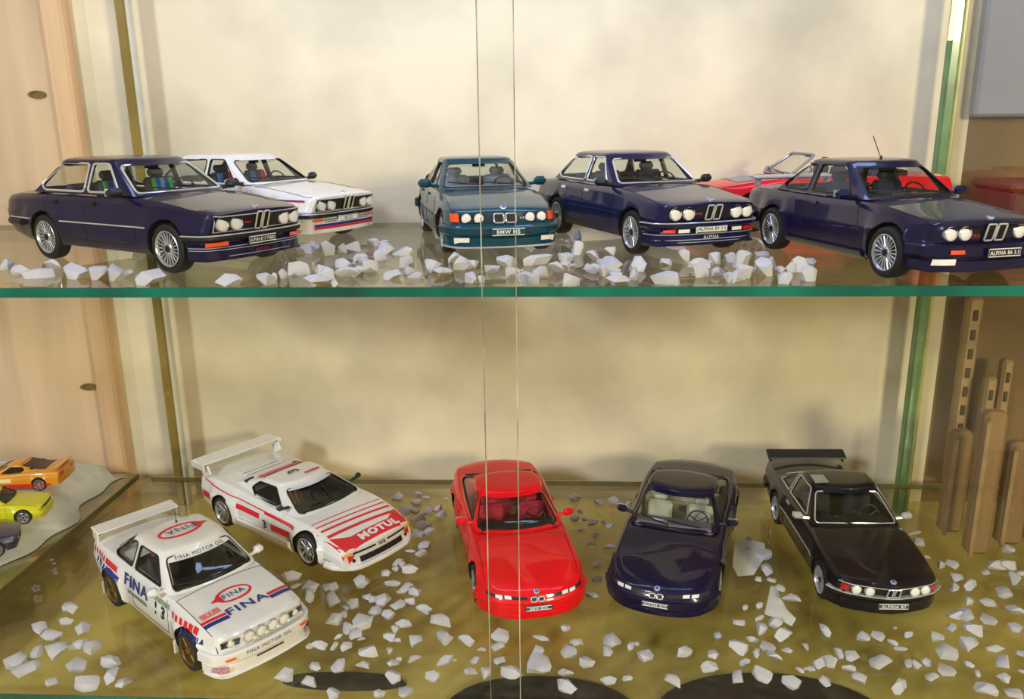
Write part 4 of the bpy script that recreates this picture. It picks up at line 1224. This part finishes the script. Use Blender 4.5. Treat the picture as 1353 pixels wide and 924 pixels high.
def face_e31(c, txt):
    for sg in (-1, 1):
        o = c.patch('light_strip', 'front', [(sg * .16, .485), (sg * .76, .505), (sg * .76, .545), (sg * .16, .53)], pmat('smoked_strip', (40, 40, 52), .12, 0, 1, var=.1), .004, (8, 2), thick=.01)
        for k in range(2):
            y0 = .40 + k * .13
            c.patch('lamp_lens', 'front', [(sg * y0, .496), (sg * (y0 + .10), .50), (sg * (y0 + .10), .538), (sg * y0, .534)], LENS, .016, (3, 1), thick=.006, parent=o)
    c.kidney(0, .505, .09, .062, .02, tube=.011)
    c.belt('front_bumper', .37, .13, .04, c.paint, .6); s_ = c.belt('front_spoiler', .235, .10, .045, c.paint, .55)
    c.plate(0, .395, .42, .085, txt, pmat('plate_grey', (70, 70, 78), .5), WHITEP)
    c.roundel('top', 0, .10, .045); c.wipers(); c.tails(z=.72); c.belt('rear_bumper', .5, .14, .05, c.paint, .6, 'rear')
    c.gaps([[(3.05, .85), (3.05, .3), (1.75, .28), (1.62, .5), (1.75, .83)]]); c.handles((2.8,), .78, c.paint)
    c.mirror(1.95, .965, c.paint, size=(.13, .2, .13))
    for sg in (-1, 1):
        c.line('bonnet_crease', 'top', [(sg * .22, .3), (sg * .5, 1.4)], .006, c.paint)
c = Car('toy_coupe', e31(inter=pmat('red_seat', (200, 30, 70), .7, var=.1)), RED, .955)
face_e31(c, 'BMW 850i')
c.place((624, 787), (604, 703), ZL, -1, 'red grand touring coupe with red seats')
R850 = c
c = Car('toy_coupe', e31(inter=CREAMIN, dashm=pmat('mauve_dash', (120, 112, 134), .6, var=.08)), VIOLET, .955)
face_e31(c, 'ALPINA B12')
c.place((950.5, 796), (969, 702), ZL, 1, 'dark violet grand touring coupe with cream seats')
N850 = c

# 10 black coupe with a rear wing
L = 4.755
P = sedan(L, .86, 2.626, R=.315, tw=.22, trf=.735, trr=.74, flare=.02, rim='alp', trim=CHROME, trimr=.012, inter=pmat('dark_seat', (40, 36, 46), .8, var=.12),
    wid=[(0, .74), (.08, .79), (.3, .825), (1.2, .855), (3.3, .86), (4.2, .82), (L, .74)],
    top=[(0, .70), (.06, .73), (.5, .79), (1.45, .885), (2.0, .90), (3.8, .915), (4.3, .91), (L, .87)],
    sh=[(0, .665), (.08, .695), (.5, .745), (1.45, .835), (2, .85), (3.8, .86), (L, .82)],
    bot=[(0, .2), (.4, .17), (.9, .17), (L - 1, .18), (L, .30)], crease=.62,
    nose=[(.16, .12), (.35, .10), (.46, .08), (.58, .045), (.68, 0), (.73, .01)], bowf=.27, bowp=1.4, bowr=.09,
    gh=dict(x0=1.55, x1=2.22, x2=3.05, x3=3.92, zb=.875, zr=1.29, wb=.775, wr=.585, crown=.055, bf=.15, br=.1, rad=.04, pil=.075,
            win=[[(1.98, .91), (2.92, .915), (2.92, 1.265), (2.36, 1.265)], [(3.0, .915), (3.55, .92), (3.06, 1.262), (3.0, 1.265)]]))
c = Car('toy_coupe', P, BLACKP, .965)
zg = .575
c.patch('grille', 'front', [(-.72, zg - .07), (.72, zg - .07), (.72, zg + .07), (-.72, zg + .07)], BLACK, .004, (18, 3), thick=.01)
for y in (-.52, -.34, .34, .52): c.lamp(y, zg, .07, proud=.05)
for sg in (-1, 1): c.patch('turn_signal', 'front', [(sg * .60, zg - .055), (sg * .71, zg - .055), (sg * .71, zg + .055), (sg * .60, zg + .055)], REDL, .012, (3, 2), thick=.012)
c.line('grille_trim', 'front', [(-.74, zg + .08), (.74, zg + .08)], .008, CHROME, off=.012)
c.kidney(0, zg, .08, .17, .02)
b = c.belt('front_bumper', .455, .075, .08, BLACK, .46); c.belt('bumper_strip', .488, .018, .09, CHROME, .46, parent=b)
s_ = c.belt('front_spoiler', .27, .19, .05, BLACKP, .5); c.belt('spoiler_lip', .185, .025, .08, BLACKP, .45, parent=s_)
c.P['plx'] = .10
c.plate(0, .38, .46, .10, 'ALPINA B7', pmat('plate_grey', (70, 70, 78), .5), WHITEP)
c.roundel('top', 0, .08, .045); c.wipers(); c.tails(); c.belt('rear_bumper', .5, .09, .07, BLACK, .6, 'rear')
c.gaps([[(2.96, .85), (2.96, .3), (1.7, .28), (1.6, .5), (1.68, .83)]]); c.handles((2.7,), .76, CHROME); c.mirror(1.88, .955, CHROME, size=(.12, .19, .11))
c.patch('sun_roof_sticker', 'top', [(-.50, 2.38), (-.26, 2.38), (-.26, 2.72), (-.50, 2.72)], pmat('white_green_sticker', (214, 224, 218), .4, var=.2, scale=900, rgb2=(150, 178, 164)), .006, (4, 4), 'g')
rear_wing(c, 4.50, 1.02, .78, .30, pmat('black_wing', (22, 22, 34), .4, var=.1), .72, tilt=.35, thick=.05)
for sd in ('right', 'left'): c.line('side_trim', sd, [(1.25, .54), (3.1, .54)], .010, CHROME, off=.004)
c.place((1079.6, 788.7), (1022.5, 691), ZL, -1, 'black coupe with chrome framed windscreen and a raised rear wing')
E24 = c
# ------------------------------------------------------------------ small cars in the next bay
def wad_z(x, y):
    v = (y - .56) / (.895 - .56); return ZB + .001 + (.010 + .026 * max(0, min(1, v)))
ORG = pmat('orange_paint', (244, 160, 16), .3, 0, 1, var=.04, scale=20)
YEL = pmat('yellow_paint', (232, 226, 8), .3, 0, 1, var=.04, scale=20)
INK = pmat('ink_blue_paint', (26, 30, 92), .3, 0, 1, var=.05, scale=20)
def small(name, P, paint, px, py, head, label):
    c = Car(name, P, paint, 18 / 43.0, glassm=DARKGLASS)
    p = on_plane(px, py, ZB + .03); p = on_plane(px, py, wad_z(p.x, p.y + .03))
    c.place(None, None, p.z + .0015, xy=(p.x, p.y), heading=math.radians(head), label=label, group=None)
    return c
PM = dict(M1.P); PM['flare'] = .03; PM['inter'] = BLACK
c = small('toy_car', PM, ORG, 28, 641, 186, 'small orange wedge car with a red sill on white wadding')
for sd in ('right', 'left'):
    c.patch('sill_stripe', sd, [(.6, .16), (4.0, .16), (4.0, .36), (.6, .36)], RSTR, .008, (20, 2))
    c.patch('side_patch', sd, [(1.3, .42), (2.3, .44), (2.3, .62), (1.3, .58)], pmat('cream_sticker', (236, 226, 170), .4, var=.1), .008, (6, 2))
c.patch('engine_cover', 'top', [(-.5, 2.6), (.5, 2.6), (.55, 3.7), (-.55, 3.7)], pmat('brown_black', (58, 30, 36), .4, var=.1), .01, (6, 8), 'bg')
o = c.part('rear_spoiler', MB().cbox((c.X(4.25), 0, 1.03), (.3, 1.6, .04), .015, Matrix.Rotation(.2, 3, 'Y')), ORG)
for sg in (-1, 1): c.part('wing_post', MB().cbox((c.X(4.2), sg * .6, .97), (.15, .04, .12), .01), ORG, o)
c.tails(z=.7)
c = small('toy_car', e30(inter=BLACK, rim='five'), YEL, -5, 688, 14, 'small bright yellow car on white wadding')
c.patch('grille', 'front', [(-.6, .55), (.6, .55), (.6, .68), (-.6, .68)], BLACK, .005, (8, 2), thick=.01)
for y in (-.5, .5): c.lamp(y, .615, .07)
c.belt('front_bumper', .40, .14, .06, YEL, .4); c.gaps(DOORS2); c.tails()
c = small('toy_car', e12(inter=BLACK), INK, -56, 738, 28, 'small ink blue car at the edge of the white wadding')
c.patch('grille', 'front', [(-.6, .56), (.6, .56), (.6, .70), (-.6, .70)], BLACK, .005, (8, 2), thick=.01)
for y in (-.5, .5): c.lamp(y, .635, .07)
c.belt('front_bumper', .45, .10, .06, BLACK, .4); c.gaps(DOORS4); c.tails()

# ------------------------------------------------------------------ white sheets painting a lit patch under the stones between the dark coupes
def lit_patch(pts, label, seed):
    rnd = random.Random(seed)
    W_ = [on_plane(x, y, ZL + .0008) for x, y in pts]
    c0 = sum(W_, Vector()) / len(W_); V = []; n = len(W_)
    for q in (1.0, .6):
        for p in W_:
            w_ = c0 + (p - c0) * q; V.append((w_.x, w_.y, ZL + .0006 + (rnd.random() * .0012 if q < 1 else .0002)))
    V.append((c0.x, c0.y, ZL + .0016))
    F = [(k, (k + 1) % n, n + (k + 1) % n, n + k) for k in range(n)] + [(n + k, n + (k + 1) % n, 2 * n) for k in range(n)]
    o = MB().add(V, F).build('lit_patch_sheet', pmat('lit_patch_white', (240, 244, 240), .8, var=.03, scale=40), None, 1.0, 40)
    tag(o, label, 'lit_patch')
lit_patch([(971, 716), (990, 713), (1010, 718), (1012, 736), (1002, 750), (996, 760), (975, 762), (968, 748)], 'larger white sheet imitating a patch of light under stones between the two dark coupes', 1)
lit_patch([(1018, 775), (1027, 774), (1031, 790), (1040, 806), (1052, 818), (1046, 828), (1028, 818), (1010, 812), (1014, 795)], 'smaller white sheet imitating a patch of light under stones beside the black coupe', 2)
# stand-in dark oval blobs on the board below the front of the lower glass
def blob(px, py, rx, ry, label):
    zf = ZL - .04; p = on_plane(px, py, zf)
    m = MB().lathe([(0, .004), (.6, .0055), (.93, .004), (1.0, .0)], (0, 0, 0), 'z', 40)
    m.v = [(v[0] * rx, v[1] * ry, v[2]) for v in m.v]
    o = m.build('dark_blob', pmat('dark_blob_tone', (38, 34, 32), .9, var=.15, scale=30), None, 1.0, 40); o.location = (p.x, p.y, zf)
    tag(o, label, 'blob')
blob(455, 903, .052, .010, 'smallest dark oval blob seen through the lower glass in front of the rally car')
blob(715, 935, .075, .036, 'dark oval blob seen through the lower glass in front of the red coupe')
blob(1020, 940, .088, .045, 'largest dark oval blob seen through the lower glass between the two dark coupes')

# ------------------------------------------------------------------ stone chips
import bmesh
STONE = pmat('pale_stone', (224, 224, 232), .85, var=.16, scale=90, bump=.5)
def stone_mesh(seed, sx, sy, sz):
    rnd = random.Random(seed); bm = bmesh.new()
    for k in range(16):
        a, b = rnd.uniform(0, 2 * PI), rnd.uniform(-1, 1); r = math.sqrt(1 - b * b)
        q = rnd.uniform(.78, 1.0)
        bm.verts.new((.5 * sx * r * math.cos(a) * q, .5 * sy * r * math.sin(a) * q, .5 * sz * b * q))
    ret = bmesh.ops.convex_hull(bm, input=bm.verts)
    bmesh.ops.delete(bm, geom=[v for v in bm.verts if not v.link_faces], context='VERTS')
    zm = min(v.co.z for v in bm.verts)
    for v in bm.verts:
        v.co.z -= zm
        if v.co.z < .30 * sz: v.co.z = 0
    me = bpy.data.meshes.new('stone_chip'); bm.to_mesh(me); bm.free()
    me.materials.append(STONE); me.shade_smooth(); me.set_sharp_from_angle(angle=math.radians(38))
    return me
random.seed(11)
FLAT = [stone_mesh(100 + k, 1.08, random.uniform(.72, 1.0), random.uniform(.42, .62)) for k in range(14)]
TALL = [stone_mesh(200 + k, 1.08, random.uniform(.7, .95), random.uniform(.7, .95)) for k in range(12)]
LONG = [stone_mesh(300 + k, 1.25, random.uniform(.42, .55), random.uniform(.34, .45)) for k in range(6)]
def crop(x0, y0, k, L): return [(x0 + x * k, y0 + y * k, w_ * k) for x, y, w_ in L]
LOW = crop(0, 780, .1774, [(525,135,140),(490,235,100),(617,285,130),(290,300,190),(390,345,150),(590,405,150),(690,440,150),(285,480,130),(415,465,180),(110,550,180),(210,605,190),(575,570,170),(815,535,160),(850,640,170),(935,700,140),(645,700,200),(390,690,90),(440,745,120),(120,740,130),(245,720,180),(10,780,60),(525,800,160),(830,790,140),(1060,770,150),(30,870,120)])
LOW += crop(360, 740, .1992, [(125,110,120),(165,175,60),(255,185,110),(240,240,110),(390,200,100),(410,270,120),(600,150,110),(525,300,90),(630,250,80),(725,270,140),(690,345,90),(770,95,95),(845,35,80),(910,65,100),(800,160,85),(885,185,100),(945,215,100),(915,280,80),(830,312,95),(775,365,85),(1000,330,100),(875,425,105),(600,415,160),(470,370,70),(415,400,120),(500,460,110),(555,500,90),(440,510,60),(410,570,70),(490,575,90),(305,570,100),(640,620,145),(775,515,75),(945,545,100),(775,605,60),(945,670,90),(805,695,80),(800,780,95),(1115,420,160),(1145,510,150),(1150,665,130),(1065,775,95),(285,710,80),(440,705,120),(90,765,150),(250,810,130),(55,885,100),(185,900,70),(400,890,80),(705,890,80),(875,885,100),(600,715,100),(520,895,110)])
LOW += crop(500, 640, .1515, [(175,130,110),(355,95,70),(420,130,80),(590,130,50),(340,165,100),(230,230,120),(330,240,90),(430,240,90),(530,220,90),(555,275,100),(355,310,130),(390,375,120),(440,425,100),(345,445,120),(400,540,110),(370,600,110),(285,590,90),(180,700,110)])
LOW += crop(600, 780, .1774, [(85,375,120),(205,455,70),(155,525,80),(345,350,150),(330,430,90),(340,540,90),(125,620,95),(230,620,110),(420,615,170),(635,575,220),(605,470,180),(655,365,120),(825,285,80),(910,395,95),(850,475,120),(980,540,140),(835,635,110),(830,715,180),(1180,385,150),(1140,460,75),(1150,675,110),(1295,660,70),(1340,415,60),(1025,50,90),(5,525,30)])
LOW += crop(740, 640, .173, [(110,105,110),(410,130,90),(300,140,80),(525,155,70),(150,210,50),(115,265,80),(190,270,60),(245,300,80),(325,300,60),(380,325,60),(155,350,50),(275,395,60),(245,450,60),(205,465,50),(380,490,90),(280,620,70),(370,635,50),(280,730,70)])
LOW += crop(830, 780, .1774, [(40,415,80),(130,495,120),(410,465,120),(675,345,70),(820,250,80),(870,130,60),(975,115,70),(980,215,80),(1090,245,120),(985,290,140),(920,370,80),(650,490,140),(605,590,120),(815,430,130),(870,540,80),(825,660,120),(990,630,170),(1030,430,110),(965,470,90),(1090,510,110),(1185,450,80),(1215,690,130),(1280,595,60),(330,690,130),(1215,80,130),(1150,345,130),(1340,590,40)])
LOW += crop(1050, 780, .1558, [(265,340,130),(580,410,110),(700,395,120),(805,260,45),(965,395,105),(835,445,80),(900,500,80),(90,490,80),(200,640,170),(290,610,140),(365,535,110),(480,565,110),(460,660,100),(730,625,180),(550,760,130),(255,775,120),(880,815,180),(985,630,80),(125,670,70)])
LOW += crop(1190, 690, .2531, [(75,60,60),(90,110,70),(120,195,60),(205,225,60),(265,225,70),(285,300,70),(275,345,50),(360,330,80),(350,415,65),(560,150,60),(500,230,100),(555,230,80),(445,265,45),(630,268,50),(580,300,85),(545,375,85),(465,435,90),(600,475,100),(450,515,80),(600,555,70),(345,490,90),(285,495,80),(230,530,65),(375,565,90),(185,608,70),(345,640,110),(490,665,75),(235,690,120),(135,735,60),(70,745,50),(165,815,60),(230,780,90),(355,745,50),(405,790,50),(540,740,110),(540,815,70),(625,690,50),(450,875,120),(590,890,100),(635,785,40)])
LOW += crop(960, 690, .173, [(170,130,50),(165,210,50),(295,250,120),(310,370,120),(240,440,60),(340,450,60),(410,510,70)])
UPP = crop(360, 300, .1626, [(310,175,140),(440,195,150),(650,165,150),(830,120,120),(910,175,160),(1060,185,200),(720,250,120),(880,245,100),(1090,300,110),(590,290,150),(620,365,190),(790,330,150),(390,355,180),(220,350,170),(390,430,200),(970,390,130),(85,400,80),(15,420,50),(1160,385,120),(510,475,50),(1310,335,150)])
UPP += crop(550, 300, .1626, [(210,365,150),(305,270,90),(360,325,110),(440,300,140),(450,425,110),(525,435,60),(620,335,150),(740,290,180),(780,390,120),(890,405,170),(990,255,220),(1020,390,130),(1150,335,170),(1220,280,120),(1240,430,200),(1230,120,60),(1310,105,80),(1300,195,120)])
UPP += crop(730, 300, .1626, [(330,245,130),(470,210,90),(460,300,200),(310,335,130),(410,375,90),(500,360,100),(520,430,190),(660,410,90),(690,295,230),(920,285,90),(930,400,260),(1070,265,120),(1190,290,170),(1210,375,130)])
UPP += crop(900, 300, .1626, [(270,275,100),(300,360,150),(380,265,90),(490,285,170),(640,210,90),(470,390,190),(390,430,90),(550,340,80),(660,350,180),(730,305,80),(805,345,75),(840,420,150),(930,330,150),(1030,290,130),(1025,400,150)])
UPP += crop(0, 320, .1774, [(45,165,130),(150,205,160),(290,220,200),(410,180,160),(570,220,200),(740,248,120),(850,258,130),(940,248,110),(1120,258,220)])
UPP += [(302, 369, 34), (352, 370, 28)]
_r = random.Random(3)
UPP += [(x + _r.uniform(-12, 12), y + _r.uniform(-3, 5), w_ * _r.uniform(.45, .75)) for x, y, w_ in UPP if x > 390 and _r.random() < .42]
LOW += [(x + _r.uniform(-14, 14), y + _r.uniform(-10, 10), w_ * _r.uniform(.4, .7)) for x, y, w_ in LOW if 380 < x < 600 and _r.random() < .25]

ONES = ['', 'first', 'second', 'third', 'fourth', 'fifth', 'sixth', 'seventh', 'eighth', 'ninth', 'tenth', 'eleventh', 'twelfth', 'thirteenth', 'fourteenth', 'fifteenth', 'sixteenth', 'seventeenth', 'eighteenth', 'nineteenth']
TENS = {2: ('twentieth', 'twenty'), 3: ('thirtieth', 'thirty'), 4: ('fortieth', 'forty'), 5: ('fiftieth', 'fifty'), 6: ('sixtieth', 'sixty'), 7: ('seventieth', 'seventy'), 8: ('eightieth', 'eighty'), 9: ('ninetieth', 'ninety')}
def ordinal(n):
    if n < 20: return ONES[n]
    t, o = divmod(n, 10)
    return TENS[t][0] if o == 0 else TENS[t][1] + '-' + ONES[o]
UP_CARS = [(B7, 'navy striped-seat saloon'), (M535, 'white saloon'), (M5, 'teal saloon'), (E28, 'deep blue saloon'), (E30, 'antenna coupe')]
LO_CARS = [(FINA, 'white rally car'), (M1, 'wedge racing car'), (R850, 'red grand tourer'), (N850, 'violet grand tourer'), (E24, 'black winged coupe')]
def foot(c, p):
    """Distance from the car's footprint (negative inside)."""
    d = p - c.root.location; h = c.root.rotation_euler.z
    x, y = d.x * math.cos(h) + d.y * math.sin(h), -d.x * math.sin(h) + d.y * math.cos(h)
    a, b = abs(x) - c.L / 2 * c.S, abs(y) - .90 * c.S
    return max(a, b) if max(a, b) < 0 else math.hypot(max(a, 0), max(b, 0))
def scatter(L, z, cars, shelf, lift, mul):
    out = []
    for px, py, wpx in L:
        p = on_plane(px, py + lift * wpx, z)
        depth = Vector((p.x, p.y, p.z - ZC)).dot(CF)
        size = wpx * depth / FPX * (mul if wpx < 24 else max(1.1, mul - .2))
        if p.y < YF + .018: continue
        near = min(((foot(c, p), c, n) for c, n in cars), key=lambda t: t[0])
        if near[0] < size * .30:                       # keep clear of the car's body
            d = (p - near[1].root.location); d.z = 0
            p = p + d.normalized() * (size * .30 - near[0])
        out.append((p, size, near[2], max(near[0], 0)))
    # stones that would share one spot are nudged apart
    for it in range(12):
        for i in range(len(out)):
            for j in range(i):
                d = out[i][0] - out[j][0]; m = .27 * (out[i][1] + out[j][1])
                if d.length < m:
                    v = (d.normalized() if d.length > 1e-6 else Vector((1, 0, 0))) * (m - d.length) * .5
                    out[i][0].xy += v.xy; out[j][0].xy -= v.xy
    by = {}
    for k, s_ in enumerate(out): by.setdefault(s_[2], []).append((s_[3], k))
    rank = {}
    for n, L_ in by.items():
        for r_, (_, k) in enumerate(sorted(L_)): rank[k] = r_ + 1
    for k, (p, size, n, _) in enumerate(out):
        kind = LONG if k % 13 == 5 else (TALL if (z == ZU and k % 3 and size < .018) else FLAT)
        o = bpy.data.objects.new('stone_chip', random.choice(kind)); COL.objects.link(o)
        o.location = (p.x, p.y, z); o.scale = (size,) * 3
        o.rotation_euler = (0, 0, random.uniform(0, 2 * PI) if kind is not LONG else random.uniform(-.7, .7))
        tag(o, 'pale stone chip on the %s shelf, %s closest to the %s' % (shelf, ordinal(rank[k]), n), 'stone', 'pale stone chips on the %s glass shelf' % shelf)
scatter(UPP, ZU, UP_CARS, 'upper', .22, 1.38)
scatter(LOW, ZL, LO_CARS, 'lower', .12, 1.25)
